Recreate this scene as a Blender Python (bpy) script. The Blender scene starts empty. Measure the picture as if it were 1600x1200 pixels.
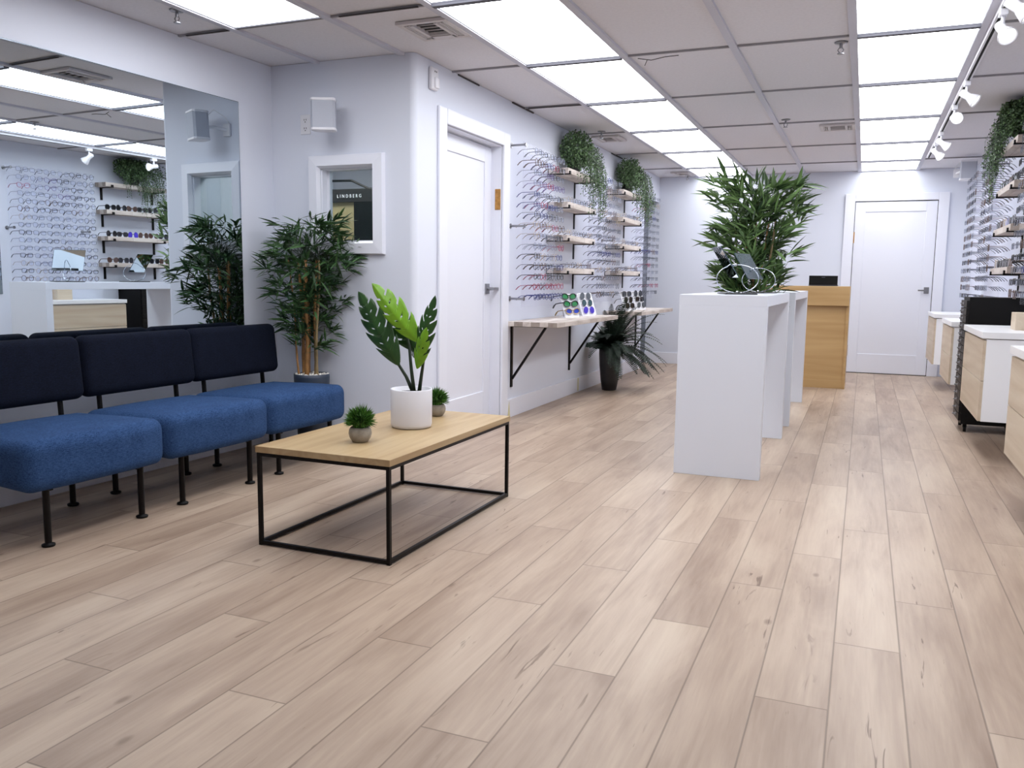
import bpy, bmesh, math, random
from mathutils import Vector, Matrix, Euler
PI = math.pi
S = 1.05            # everything below is written in camera-heights; the last lines scale it to metres
sc = bpy.context.scene
COL = sc.collection

# ------------------------------------------------------------------ camera, world, exposure
cam_d = bpy.data.cameras.new('camera')
cam = bpy.data.objects.new('camera', cam_d); COL.objects.link(cam)
yaw, pitch, roll, FPX = -0.39148, -0.12367, -0.01236, 1321.53
fwd = Vector((math.sin(yaw)*math.cos(pitch), math.cos(yaw)*math.cos(pitch), math.sin(pitch)))
rt = Vector((math.cos(yaw), -math.sin(yaw), 0)); dn = fwd.cross(rt)
cx_ = rt*math.cos(roll) + dn*math.sin(roll); cy_ = -rt*math.sin(roll) + dn*math.cos(roll)
cam.matrix_world = Matrix(((cx_.x, -cy_.x, -fwd.x, 0), (cx_.y, -cy_.y, -fwd.y, 0), (cx_.z, -cy_.z, -fwd.z, 1.0*S), (0, 0, 0, 1)))
cam_d.sensor_width = 36; cam_d.lens = 36*FPX/1600; cam_d.clip_start = 0.05
sc.camera = cam
w = bpy.data.worlds.new('world'); sc.world = w; w.use_nodes = True
w.node_tree.nodes['Background'].inputs[0].default_value = (0.75, 0.82, 1, 1)
w.node_tree.nodes['Background'].inputs[1].default_value = 0.15
sc.view_settings.view_transform = 'Standard'; sc.view_settings.look = 'None'
sc.view_settings.gamma = 1; sc.view_settings.use_curve_mapping = False
sc.view_settings.exposure = 0.0
LIGHT = 7.1           # strength of the ceiling light panels

# ------------------------------------------------------------------ materials
def new_mat(name):
    m = bpy.data.materials.new(name); m.use_nodes = True
    nt = m.node_tree; return m, nt, nt.nodes['Principled BSDF']
def srgb(c):
    return tuple(((v/255)/12.92 if v/255 <= .04045 else ((v/255+.055)/1.055)**2.4) for v in c)
def mat(name, col, rough=.5, metal=0, noise=0, nscale=30, bump=0, bscale=200, spec=.5, coat=0):
    m, nt, b = new_mat(name); c = srgb(col)
    b.inputs['Base Color'].default_value = (*c, 1); b.inputs['Roughness'].default_value = rough
    b.inputs['Metallic'].default_value = metal; b.inputs['Specular IOR Level'].default_value = spec
    if coat: b.inputs['Coat Weight'].default_value = coat
    if noise or bump:
        tc = nt.nodes.new('ShaderNodeTexCoord')
    if noise:
        n = nt.nodes.new('ShaderNodeTexNoise'); n.inputs['Scale'].default_value = nscale; n.inputs['Detail'].default_value = 4
        nt.links.new(tc.outputs['Object'], n.inputs['Vector'])
        r = nt.nodes.new('ShaderNodeValToRGB')
        r.color_ramp.elements[0].position = .3; r.color_ramp.elements[1].position = .7
        r.color_ramp.elements[0].color = (*[v*(1-noise) for v in c], 1); r.color_ramp.elements[1].color = (*[min(1, v*(1+noise)) for v in c], 1)
        nt.links.new(n.outputs['Fac'], r.inputs['Fac']); nt.links.new(r.outputs['Color'], b.inputs['Base Color'])
    if bump:
        n2 = nt.nodes.new('ShaderNodeTexNoise'); n2.inputs['Scale'].default_value = bscale
        nt.links.new(tc.outputs['Object'], n2.inputs['Vector'])
        bp = nt.nodes.new('ShaderNodeBump'); bp.inputs['Strength'].default_value = bump; bp.inputs['Distance'].default_value = .002
        nt.links.new(n2.outputs['Fac'], bp.inputs['Height']); nt.links.new(bp.outputs['Normal'], b.inputs['Normal'])
    return m
def wood(name, c1, c2, scale=(2, 2, 2), axis=0, rough=.45, dist=1.5, fine=.3):
    """fine lengthwise grain: noise stretched along the axis"""
    m, nt, b = new_mat(name)
    tc = nt.nodes.new('ShaderNodeTexCoord'); mp = nt.nodes.new('ShaderNodeMapping')
    sv = [14*scale[0], 14*scale[1], 14*scale[2]]; sv[axis] = .9*scale[axis]
    mp.inputs['Scale'].default_value = sv
    nt.links.new(tc.outputs['Object'], mp.inputs['Vector'])
    n = nt.nodes.new('ShaderNodeTexNoise'); n.inputs['Scale'].default_value = 1; n.inputs['Detail'].default_value = 6; n.inputs['Distortion'].default_value = dist
    nt.links.new(mp.outputs['Vector'], n.inputs['Vector'])
    r = nt.nodes.new('ShaderNodeValToRGB'); r.color_ramp.elements[0].position = .32; r.color_ramp.elements[1].position = .68
    r.color_ramp.elements[0].color = (*srgb(c2), 1); r.color_ramp.elements[1].color = (*srgb(c1), 1)
    nt.links.new(n.outputs['Fac'], r.inputs['Fac']); nt.links.new(r.outputs['Color'], b.inputs['Base Color'])
    b.inputs['Roughness'].default_value = rough
    return m
def block_wood(name, cols, size=.16, rough=.55):
    """butcher-block boards: staves of different tone running along Y"""
    m, nt, b = new_mat(name); N = nt.nodes; L = nt.links
    tc = N.new('ShaderNodeTexCoord'); mp = N.new('ShaderNodeMapping'); mp.inputs['Rotation'].default_value = (0, 0, PI/2)
    L.new(tc.outputs['Object'], mp.inputs['Vector'])
    br = N.new('ShaderNodeTexBrick'); br.inputs['Scale'].default_value = 1
    br.inputs['Brick Width'].default_value = size*2; br.inputs['Row Height'].default_value = size*.42
    br.inputs['Mortar Size'].default_value = .0015; br.inputs['Bias'].default_value = 0
    br.inputs['Color1'].default_value = (*srgb(cols[0]), 1); br.inputs['Color2'].default_value = (*srgb(cols[1]), 1); br.inputs['Mortar'].default_value = (*srgb(cols[2]), 1)
    L.new(mp.outputs['Vector'], br.inputs['Vector'])
    mp2 = N.new('ShaderNodeMapping'); mp2.inputs['Scale'].default_value = (25, 5, 25); L.new(tc.outputs['Object'], mp2.inputs['Vector'])
    n = N.new('ShaderNodeTexNoise'); n.inputs['Scale'].default_value = 1; n.inputs['Detail'].default_value = 5; L.new(mp2.outputs['Vector'], n.inputs['Vector'])
    mx = N.new('ShaderNodeMix'); mx.data_type = 'RGBA'; mx.blend_type = 'MULTIPLY'
    r = N.new('ShaderNodeValToRGB'); r.color_ramp.elements[0].position = .3; r.color_ramp.elements[0].color = (.62, .58, .55, 1); r.color_ramp.elements[1].position = .55; r.color_ramp.elements[1].color = (1, 1, 1, 1)
    L.new(n.outputs['Fac'], r.inputs['Fac']); mx.inputs['Factor'].default_value = .8
    L.new(br.outputs['Color'], mx.inputs['A']); L.new(r.outputs['Color'], mx.inputs['B']); L.new(mx.outputs['Result'], b.inputs['Base Color'])
    b.inputs['Roughness'].default_value = rough
    return m
def glassy(name, tint=(1, 1, 1), transp=.85, rough=.02, body=None):
    m, nt, b = new_mat(name); N = nt.nodes; L = nt.links
    tr = N.new('ShaderNodeBsdfTransparent'); tr.inputs[0].default_value = (*tint, 1)
    mx = N.new('ShaderNodeMixShader'); mx.inputs[0].default_value = transp
    b.inputs['Base Color'].default_value = (*(body or (.8, .84, .9)), 1); b.inputs['Roughness'].default_value = rough
    L.new(b.outputs[0], mx.inputs[1]); L.new(tr.outputs[0], mx.inputs[2]); L.new(mx.outputs[0], N['Material Output'].inputs[0])
    return m
def emis(name, col, s):
    m, nt, b = new_mat(name); N = nt.nodes
    e = N.new('ShaderNodeEmission'); e.inputs[0].default_value = (*col, 1); e.inputs[1].default_value = s
    nt.links.new(e.outputs[0], N['Material Output'].inputs[0]); return m
def fabric(name, c1, c2, scale=350, rough=.95, sheen=.3):
    m, nt, b = new_mat(name); N = nt.nodes; L = nt.links
    tc = N.new('ShaderNodeTexCoord')
    outs = []
    for sv in ((.25, 1, 1), (1, .22, 1)):
        mp = N.new('ShaderNodeMapping'); mp.inputs['Scale'].default_value = sv; L.new(tc.outputs['Object'], mp.inputs['Vector'])
        n = N.new('ShaderNodeTexNoise'); n.inputs['Scale'].default_value = scale; n.inputs['Detail'].default_value = 3; L.new(mp.outputs['Vector'], n.inputs['Vector']); outs.append(n.outputs['Fac'])
    a = N.new('ShaderNodeMath'); a.operation = 'ADD'; L.new(outs[0], a.inputs[0]); L.new(outs[1], a.inputs[1])
    n3 = N.new('ShaderNodeTexNoise'); n3.inputs['Scale'].default_value = 14; n3.inputs['Detail'].default_value = 4; L.new(tc.outputs['Object'], n3.inputs['Vector'])
    a2 = N.new('ShaderNodeMath'); a2.operation = 'MULTIPLY_ADD'; a2.inputs[1].default_value = .35; L.new(n3.outputs['Fac'], a2.inputs[0]); L.new(a.outputs[0], a2.inputs[2])
    r = N.new('ShaderNodeValToRGB'); mr = N.new('ShaderNodeMapRange'); mr.inputs['From Min'].default_value = .75; mr.inputs['From Max'].default_value = 1.6
    L.new(a2.outputs[0], mr.inputs['Value']); L.new(mr.outputs[0], r.inputs['Fac'])
    r.color_ramp.elements[0].color = (*srgb(c1), 1); r.color_ramp.elements[1].color = (*srgb(c2), 1)
    L.new(r.outputs['Color'], b.inputs['Base Color']); b.inputs['Roughness'].default_value = rough
    b.inputs['Specular IOR Level'].default_value = .15
    b.inputs['Sheen Weight'].default_value = sheen; b.inputs['Sheen Tint'].default_value = (*srgb(c2), 1)
    bp = N.new('ShaderNodeBump'); bp.inputs['Strength'].default_value = .35; bp.inputs['Distance'].default_value = .002
    L.new(a.outputs[0], bp.inputs['Height']); L.new(bp.outputs['Normal'], b.inputs['Normal'])
    return m
def floor_material():
    m, nt, b = new_mat('plank_floor'); N = nt.nodes; L = nt.links
    def val(x): 
        return x
    def M(op, a, b_=None, c=None):
        n = N.new('ShaderNodeMath'); n.operation = op
        for i, v in enumerate((a, b_, c)):
            if v is None: continue
            if isinstance(v, (int, float)): n.inputs[i].default_value = v
            else: L.new(v, n.inputs[i])
        return n.outputs[0]
    tc = N.new('ShaderNodeTexCoord'); sp = N.new('ShaderNodeSeparateXYZ'); L.new(tc.outputs['Object'], sp.inputs[0])
    X, Y = sp.outputs[0], sp.outputs[1]
    P = .1685*S; LEN = 1.19*S
    rx = M('DIVIDE', M('ADD', X, .022*S), P); row = M('FLOOR', rx); fx = M('FRACT', rx)
    ry = M('DIVIDE', M('SUBTRACT', M('SUBTRACT', Y, 2.44*S), M('MULTIPLY', row, .41*S)), LEN); idx = M('FLOOR', ry); fy = M('FRACT', ry)
    cb = N.new('ShaderNodeCombineXYZ'); L.new(row, cb.inputs[0]); L.new(idx, cb.inputs[1])
    wn = N.new('ShaderNodeTexWhiteNoise'); wn.noise_dimensions = '3D'; L.new(cb.outputs[0], wn.inputs['Vector'])
    # seams
    ex = M('MULTIPLY', M('MINIMUM', fx, M('SUBTRACT', 1, fx)), P); ey = M('MULTIPLY', M('MINIMUM', fy, M('SUBTRACT', 1, fy)), LEN)
    e = M('MINIMUM', ex, ey)
    seam = N.new('ShaderNodeMapRange'); seam.inputs['From Min'].default_value = .0012; seam.inputs['From Max'].default_value = .0032
    seam.inputs['To Min'].default_value = 1; seam.inputs['To Max'].default_value = 0; L.new(e, seam.inputs['Value'])
    # grain coordinates shifted per plank
    cg = N.new('ShaderNodeCombineXYZ'); L.new(X, cg.inputs[0]); L.new(Y, cg.inputs[1]); L.new(M('MULTIPLY', wn.outputs['Value'], 37.0), cg.inputs[2])
    def noise(sv, detail=5, dist=.6, rough=.55):
        mp = N.new('ShaderNodeMapping'); mp.inputs['Scale'].default_value = sv; L.new(cg.outputs[0], mp.inputs['Vector'])
        n = N.new('ShaderNodeTexNoise'); n.inputs['Scale'].default_value = 1; n.inputs['Detail'].default_value = detail; n.inputs['Distortion'].default_value = dist; n.inputs['Roughness'].default_value = rough
        L.new(mp.outputs[0], n.inputs['Vector']); return n.outputs['Fac']
    g1 = noise((9, 1.3, 1)); g2 = noise((70, 4, 1), 4, .3); g3 = noise((3.2, .8, 1), 2, .3)
    ramp = N.new('ShaderNodeValToRGB'); cr = ramp.color_ramp
    cr.elements[0].position = 0; cr.elements[0].color = (*srgb((148, 126, 109)), 1)
    cr.elements[1].position = 1; cr.elements[1].color = (*srgb((194, 176, 156)), 1)
    for p_, c_ in ((.35, (167, 146, 128)), (.65, (182, 162, 143))):
        el = cr.elements.new(p_); el.color = (*srgb(c_), 1)
    f = M('ADD', M('MULTIPLY', wn.outputs['Value'], .32), M('ADD', M('MULTIPLY', M('SUBTRACT', g1, .5), 1.5), M('ADD', M('MULTIPLY', M('SUBTRACT', g2, .5), .5), M('ADD', M('MULTIPLY', M('SUBTRACT', g3, .5), .8), .30))))
    L.new(f, ramp.inputs['Fac'])
    # dark knots and checks
    k1 = noise((30, 3.0, 1), 3, 1.7, .5); k2 = noise((5, 2.2, 1), 2, .2)
    kk = M('MULTIPLY', M('LESS_THAN', k2, .40), 1)
    km = N.new('ShaderNodeMapRange'); km.inputs['From Min'].default_value = .285; km.inputs['From Max'].default_value = .335; km.inputs['To Min'].default_value = 1; km.inputs['To Max'].default_value = 0
    L.new(k1, km.inputs['Value'])
    k2m = N.new('ShaderNodeMapRange'); k2m.inputs['From Min'].default_value = .42; k2m.inputs['From Max'].default_value = .56; k2m.inputs['To Min'].default_value = 1; k2m.inputs['To Max'].default_value = .0
    L.new(k2, k2m.inputs['Value'])
    kf = M('MULTIPLY', km.outputs[0], k2m.outputs[0])
    vor = N.new('ShaderNodeTexVoronoi'); vor.inputs['Scale'].default_value = 1; mpv = N.new('ShaderNodeMapping'); mpv.inputs['Scale'].default_value = (4.5, 2.2, 1); L.new(cg.outputs[0], mpv.inputs['Vector']); L.new(mpv.outputs[0], vor.inputs['Vector'])
    vr = N.new('ShaderNodeMapRange'); vr.inputs['From Min'].default_value = .025; vr.inputs['From Max'].default_value = .065; vr.inputs['To Min'].default_value = .75; vr.inputs['To Max'].default_value = 0; L.new(vor.outputs['Distance'], vr.inputs['Value'])
    kf = M('MINIMUM', M('ADD', M('MULTIPLY', kf, .75), M('MULTIPLY', vr.outputs[0], .7)), 1)
    mk = N.new('ShaderNodeMix'); mk.data_type = 'RGBA'; L.new(kf, mk.inputs['Factor']); L.new(ramp.outputs['Color'], mk.inputs['A']); mk.inputs['B'].default_value = (*srgb((98, 76, 60)), 1)
    ms = N.new('ShaderNodeMix'); ms.data_type = 'RGBA'; L.new(M('MULTIPLY', seam.outputs[0], .62), ms.inputs['Factor']); L.new(mk.outputs['Result'], ms.inputs['A']); ms.inputs['B'].default_value = (*srgb((92, 74, 60)), 1)
    L.new(ms.outputs['Result'], b.inputs['Base Color'])
    b.inputs['Roughness'].default_value = .42; b.inputs['Specular IOR Level'].default_value = .4
    bp = N.new('ShaderNodeBump'); bp.inputs['Strength'].default_value = .25; bp.inputs['Distance'].default_value = .001
    hh = M('SUBTRACT', M('MULTIPLY', g2, .4), seam.outputs[0]); L.new(hh, bp.inputs['Height']); L.new(bp.outputs['Normal'], b.inputs['Normal'])
    return m
def leafmat(name, c1, c2, rough=.45, scale=9, trans=.0):
    m, nt, b = new_mat(name); N = nt.nodes; L = nt.links
    g = N.new('ShaderNodeNewGeometry'); r = N.new('ShaderNodeValToRGB')
    r.color_ramp.elements[0].color = (*srgb(c1), 1); r.color_ramp.elements[1].color = (*srgb(c2), 1)
    L.new(g.outputs['Random Per Island'], r.inputs['Fac']); L.new(r.outputs['Color'], b.inputs['Base Color'])
    b.inputs['Roughness'].default_value = rough; b.inputs['Specular IOR Level'].default_value = .35
    return m

M = {}
M['wall'] = mat('painted_wall', (216, 220, 232), .75, bump=.06, bscale=350)
M['door'] = mat('door_paint', (226, 228, 238), .45)
M['trim'] = mat('trim_paint', (228, 230, 240), .4)
M['ceil'] = mat('ceiling_tile', (219, 217, 221), .9, noise=.03, nscale=60, bump=.25, bscale=300)
M['bar'] = mat('ceiling_grid', (196, 196, 206), .6)
M['lightbar'] = mat('shade_darkened_bar', (88, 88, 96), .6, spec=.2)  # grid bars by the lights, shade put into the colour against panel glare
M['seamgrey'] = mat('tile_joint', (150, 148, 152), .8)
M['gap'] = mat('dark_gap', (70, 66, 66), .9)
M['floor'] = floor_material()
M['light'] = emis('light_diffuser', (.95, .965, 1.0), LIGHT)
M['mirror'] = mat('mirror_silver', (214, 224, 230), .0, 1)
M['mirror_edge'] = mat('mirror_edge', (90, 105, 115), .2, .6)
M['blackmetal'] = mat('black_metal', (22, 19, 19), .42, .7)
M['blackpaint'] = mat('black_paint', (11, 10, 11), .55, spec=.2)
M['chrome'] = mat('chrome', (215, 218, 224), .12, 1)
M['nickel'] = mat('satin_nickel', (150, 150, 154), .3, 1)
M['brass'] = mat('aged_brass', (176, 130, 72), .4, .8, noise=.25, nscale=40)
M['seat'] = fabric('blue_seat_fabric', (18, 36, 70), (62, 92, 136), 330, sheen=.15)
M['back'] = fabric('navy_back_fabric', (5, 8, 18), (20, 26, 44), 330, sheen=.05)
M['tabletop'] = wood('oak_tabletop', (184, 160, 122), (164, 136, 98), (1, 1, 1), 1)
M['desk'] = wood('desk_wood', (196, 163, 114), (172, 137, 88), (.6, .6, .6), 0, dist=.5)
M['drawer'] = wood('pale_drawer_wood', (208, 193, 172), (190, 171, 147), (.5, .5, .5), 1, dist=2.2)
M['white'] = mat('white_laminate', (220, 224, 234), .35)
M['counter'] = mat('white_counter', (238, 238, 240), .3)
M['ceramic'] = mat('white_ceramic', (226, 226, 232), .35)
M['concrete'] = mat('concrete_pot', (150, 142, 130), .85, noise=.18, nscale=45, bump=.3)
M['soil'] = mat('dark_soil', (30, 24, 20), .95, noise=.4, nscale=120, bump=.8)
M['greypot'] = mat('grey_blue_pot', (52, 62, 78), .5)
M['pebble'] = mat('white_pebbles', (232, 228, 222), .6)
M['bamboo_stem'] = mat('bamboo_cane', (168, 122, 72), .5, noise=.25, nscale=25)
M['bamboo_stem2'] = mat('bamboo_cane_pale', (142, 122, 86), .5, noise=.25, nscale=25)
M['bamboo'] = leafmat('bamboo_leaf', (20, 48, 30), (70, 104, 58))
M['bamboo_b'] = leafmat('bamboo_leaf_light', (30, 54, 28), (104, 134, 78))
M['grass'] = leafmat('topiary_leaf', (24, 62, 18), (92, 140, 58))
M['ivy'] = leafmat('ivy_leaf', (18, 34, 20), (108, 138, 92))
M['fern'] = leafmat('fern_leaf', (10, 20, 15), (34, 52, 38), .6)
M['mon_dark'] = mat('split_leaf_dark', (38, 72, 30), .35, noise=.35, nscale=12)
M['mon_light'] = mat('split_leaf_light', (112, 160, 34), .35, noise=.22, nscale=12)
M['mon_grey'] = mat('split_leaf_underside', (58, 88, 66), .5, noise=.3, nscale=12)
M['stalk'] = mat('dark_green_stalk', (28, 44, 24), .45)
M['vase'] = mat('black_vase', (34, 32, 34), .45, noise=.1, nscale=20)
M['board'] = block_wood('butcher_block', ((222, 214, 208), (192, 180, 172), (150, 138, 128)))
M['acrylic'] = glassy('clear_acrylic', (.985, .985, 1), .955, .1, (.80, .82, .90))
M['glass'] = glassy('window_glass', (.90, .95, .96), .90, .0, (.05, .09, .1))
M['lens'] = glassy('clear_lens', (.95, .96, 1), .93, .03, (.6, .65, .75))
M['whiteplastic'] = mat('white_plastic', (226, 226, 232), .4)
M['grille'] = mat('speaker_grille', (186, 190, 202), .7, bump=.8, bscale=900)
M['vent'] = mat('vent_white', (206, 200, 200), .55)
M['dark'] = mat('dark_void', (10, 9, 9), .9)
M['sign'] = mat('sign_black', (34, 32, 34), .5)
M['letters'] = mat('sign_letters', (235, 238, 245), .5)
M['tan'] = mat('tan_display_board', (176, 164, 124), .7, noise=.08, nscale=8)
M['greydoor'] = mat('grey_panel', (84, 90, 102), .5)
M['card'] = mat('white_card', (240, 240, 246), .5)
M['wire'] = mat('glass_wire', (200, 206, 216), .08, .9)
M['tape'] = mat('yellowed_mark', (214, 206, 160), .7)
for k_, c_, me_ in (('black', (24, 24, 30), 0), ('navy', (34, 44, 110), 0), ('red', (150, 30, 70), 0), ('silver', (92, 94, 104), .6),
                    ('gunmetal', (56, 58, 68), .5), ('gold', (170, 146, 104), .7), ('tortoise', (84, 58, 44), 0), ('clear', (128, 132, 146), 0), ('violet', (96, 70, 130), 0)):
    M['f_'+k_] = mat('frame_'+k_, c_, .3, me_)
for k_, c_ in (('dark', (26, 26, 32)), ('green', (54, 150, 84)), ('blue', (40, 70, 190)), ('purple', (76, 56, 200)), ('grey', (82, 88, 96)), ('brown', (72, 50, 44)), ('teal', (30, 70, 78))):
    M['l_'+k_] = mat('lens_'+k_, c_, .08, .35 if k_ in ('green', 'blue', 'purple') else 0, coat=.6)

# ------------------------------------------------------------------ mesh builder
class MB:
    def __init__(s): s.v = []; s.f = []; s.m = []
    def add(s, vs, fs, mi=0, T=None):
        o = len(s.v)
        s.v += [tuple(T @ Vector(p)) if T else tuple(p) for p in vs]
        s.f += [tuple(i+o for i in f) for f in fs]; s.m += [mi]*len(fs); return s
    def box(s, x0, x1, y0, y1, z0, z1, mi=0, T=None):
        vs = [(x, y, z) for z in (z0, z1) for y in (y0, y1) for x in (x0, x1)]
        return s.add(vs, [(0, 2, 3, 1), (4, 5, 7, 6), (0, 1, 5, 4), (2, 6, 7, 3), (0, 4, 6, 2), (1, 3, 7, 5)], mi, T)
    def rbox(s, c, size, r, n=5, mi=0, T=None, crown=0):
        """rounded box"""
        cx, cy, cz = c; h = [v/2 for v in size]; key = {}; vs = []; fs = []
        def lin(hh):
            a = hh-r; out = [-hh + r*(1-math.cos(PI/2*i/n))*1.0 for i in range(n+1)]
            mid = [-a+2*a*i/4 for i in range(1, 4)]
            return out + mid + [-t for t in reversed(out)]
        ax = [lin(v) for v in h]
        def vert(p):
            q = [max(-(h[i]-r), min(h[i]-r, p[i])) for i in range(3)]
            d = Vector([p[i]-q[i] for i in range(3)])
            if d.length > 1e-9: d = d.normalized()*r
            w_ = [q[i]+d[i] for i in range(3)]
            if crown: w_[2] += crown*max(0, w_[2])/h[2]*(1-(w_[0]/h[0])**2)*(1-(w_[1]/h[1])**2)
            k = tuple(round(t, 6) for t in w_)
            if k not in key: key[k] = len(vs); vs.append((w_[0]+cx, w_[1]+cy, w_[2]+cz))
            return key[k]
        for a in range(3):
            b, c2 = (a+1) % 3, (a+2) % 3
            for sg in (-1, 1):
                for i in range(len(ax[b])-1):
                    for j in range(len(ax[c2])-1):
                        q = []
                        for (u, v_) in ((i, j), (i+1, j), (i+1, j+1), (i, j+1)):
                            p = [0, 0, 0]; p[a] = sg*h[a]; p[b] = ax[b][u]; p[c2] = ax[c2][v_]; q.append(vert(p))
                        if sg < 0: q.reverse()
                        qq = []
                        for t in q:
                            if t not in qq: qq.append(t)
                        if len(qq) > 2: fs.append(tuple(qq))
        return s.add(vs, fs, mi, T)
    def tube(s, path, r, n=8, mi=0, T=None, closed=False, cap=True):
        P = [Vector(p) for p in path]; R = r if isinstance(r, (list, tuple)) else [r]*len(P)
        vs = []; fs = []; up = None; m = len(P)
        for i, p in enumerate(P):
            a = P[(i-1) % m] if (closed or i > 0) else p; b = P[(i+1) % m] if (closed or i < m-1) else p
            d = (b-a).normalized()
            if up is None: up = Vector((0, 0, 1)) if abs(d.z) < .9 else Vector((1, 0, 0))
            u = (up-d*up.dot(d)); u = u.normalized() if u.length > 1e-6 else d.orthogonal().normalized()
            v = d.cross(u); up = u
            for k in range(n):
                t = 2*PI*k/n; vs.append(p+(u*math.cos(t)+v*math.sin(t))*R[i])
        for i in range(m if closed else m-1):
            for k in range(n):
                a = i*n+k; b = i*n+(k+1) % n; c = ((i+1) % m)*n+(k+1) % n; d = ((i+1) % m)*n+k; fs.append((a, b, c, d))
        if cap and not closed: fs.append(tuple(reversed(range(n)))); fs.append(tuple(range((m-1)*n, m*n)))
        return s.add(vs, fs, mi, T)
    def bar(s, a, b, wx, wz=None, mi=0, T=None):
        """square bar from a to b"""
        wz = wz or wx; a = Vector(a); b = Vector(b); d = (b-a).normalized()
        up = Vector((0, 0, 1)) if abs(d.z) < .95 else Vector((0, 1, 0))
        u = d.cross(up).normalized(); v = u.cross(d)
        vs = [p+u*sx*wx/2+v*sz*wz/2 for p in (a, b) for sx, sz in ((-1, -1), (1, -1), (1, 1), (-1, 1))]
        return s.add(vs, [(0, 1, 2, 3), (7, 6, 5, 4), (0, 4, 5, 1), (1, 5, 6, 2), (2, 6, 7, 3), (3, 7, 4, 0)], mi, T)
    def lathe(s, prof, c=(0, 0, 0), n=40, mi=0, T=None, close=True):
        vs = []; fs = []; m = len(prof)
        for (r, z) in prof:
            for k in range(n):
                t = 2*PI*k/n; vs.append((c[0]+r*math.cos(t), c[1]+r*math.sin(t), c[2]+z))
        for i in range(m-1):
            for k in range(n):
                fs.append((i*n+k, i*n+(k+1) % n, (i+1)*n+(k+1) % n, (i+1)*n+k))
        if close:
            fs.append(tuple(reversed(range(n)))); fs.append(tuple(range((m-1)*n, m*n)))
        return s.add(vs, fs, mi, T)
    def ball(s, c, r, mi=0, n=8, sq=(1, 1, 1)):
        prof = [(max(1e-4, r*math.sin(PI*i/n)), -r*math.cos(PI*i/n)) for i in range(n+1)]
        T = Matrix.Translation(c) @ Matrix.Diagonal((*sq, 1))
        return s.lathe(prof, n=n+2, mi=mi, T=T)
    def prism(s, pts, depth_vec, mi=0, T=None):
        d = Vector(depth_vec); n = len(pts); vs = [Vector(p) for p in pts]+[Vector(p)+d for p in pts]
        fs = [tuple(reversed(range(n))), tuple(range(n, 2*n))]+[(i, (i+1) % n, n+(i+1) % n, n+i) for i in range(n)]
        return s.add(vs, fs, mi, T)
    def build(s, name, mats, parent=None, loc=(0, 0, 0), rot=(0, 0, 0), smooth=False, bevel=0, auto=True):
        me = bpy.data.meshes.new(name); me.from_pydata(s.v, [], s.f)
        if not isinstance(mats, (list, tuple)): mats = [mats]
        for m in mats: me.materials.append(m)
        if len(mats) > 1: me.polygons.foreach_set('material_index', s.m)
        if smooth: me.polygons.foreach_set('use_smooth', [True]*len(s.f))
        me.update()
        o = bpy.data.objects.new(name, me); COL.objects.link(o); o.location = loc; o.rotation_euler = rot
        if parent: o.parent = parent
        if bevel:
            b = o.modifiers.new('bevel', 'BEVEL'); b.width = bevel; b.segments = 2; b.limit_method = 'ANGLE'; b.angle_limit = .7
        return o
def fixn(o):
    bm = bmesh.new(); bm.from_mesh(o.data); bmesh.ops.recalc_face_normals(bm, faces=bm.faces); bm.to_mesh(o.data); bm.free(); return o
def tag(o, label=None, cat=None, group=None, kind=None):
    if label: o['label'] = label
    if cat: o['category'] = cat
    if group: o['group'] = group
    if kind: o['kind'] = kind
    return o
def thing(name, label, cat, loc=(0, 0, 0), rz=0, group=None):
    o = bpy.data.objects.new(name, None); COL.objects.link(o); o.location = loc; o.rotation_euler = (0, 0, rz); o.empty_display_size = .05
    return tag(o, label, cat, group)
def copy_tree(o, parent=None):
    c = o.copy(); COL.objects.link(c); c.parent = parent
    for ch in list(o.children): copy_tree(ch, c)
    return c
def struct(name, mb, m, **k): return tag(mb.build(name, m, **k), kind='structure')
ORD = ['first', 'second', 'third', 'fourth', 'fifth', 'sixth', 'seventh', 'eighth', 'ninth', 'tenth', 'eleventh', 'twelfth', 'thirteenth', 'fourteenth', 'fifteenth']

# ------------------------------------------------------------------ room shell
HC = 2.208; XL = -2.34; XR = 1.0; YB = 10.228; YR = 4.22; YF = -1.6
WS = .043                                     # the mirror wall is a little out of square
def wx(y): return -3.30+WS*(y-YR)             # mirror wall x at y
mb = MB(); mb.add([(-5, YF-.1, 0), (XR+.1, YF-.1, 0), (XR+.1, YB+.1, 0), (-5, YB+.1, 0), (-5, YF-.1, -.05), (XR+.1, YF-.1, -.05), (XR+.1, YB+.1, -.05), (-5, YB+.1, -.05)],
        [(0, 1, 2, 3), (7, 6, 5, 4), (0, 4, 5, 1), (1, 5, 6, 2), (2, 6, 7, 3), (3, 7, 4, 0)])
struct('floor', mb, M['floor'])
struct('ceiling', MB().box(-5, XR+.1, YF-.1, YB+.1, HC+.014, HC+.06), M['ceil'])
mb = MB(); mb.prism([(wx(YF), YF, 0), (wx(YR), YR, 0), (wx(YR)-.1, YR, 0), (wx(YF)-.1, YF, 0)], (0, 0, HC+.012)); struct('wall_mirror_side', mb, M['wall'])
# return wall with the pass-through window and a rounded outer corner
wx0, wx1, wz0, wz1 = -2.957, -2.604, 1.203, 1.62
mb = MB(); y1 = YR+.10; top = HC+.012
mb.box(wx(YR)-.1, wx0, YR, y1, 0, top); mb.box(wx0, wx1, YR, y1, 0, wz0); mb.box(wx0, wx1, YR, y1, wz1, top)
rr = .035
arc = [(XL-rr+rr*math.sin(a), YR+rr-rr*math.cos(a), 0) for a in [PI/2*i/8 for i in range(9)]]
mb.prism([(wx1, YR, 0)]+arc+[(XL, y1, 0), (wx1, y1, 0)], (0, 0, top))
fixn(struct('wall_return', mb, M['wall']))
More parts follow.
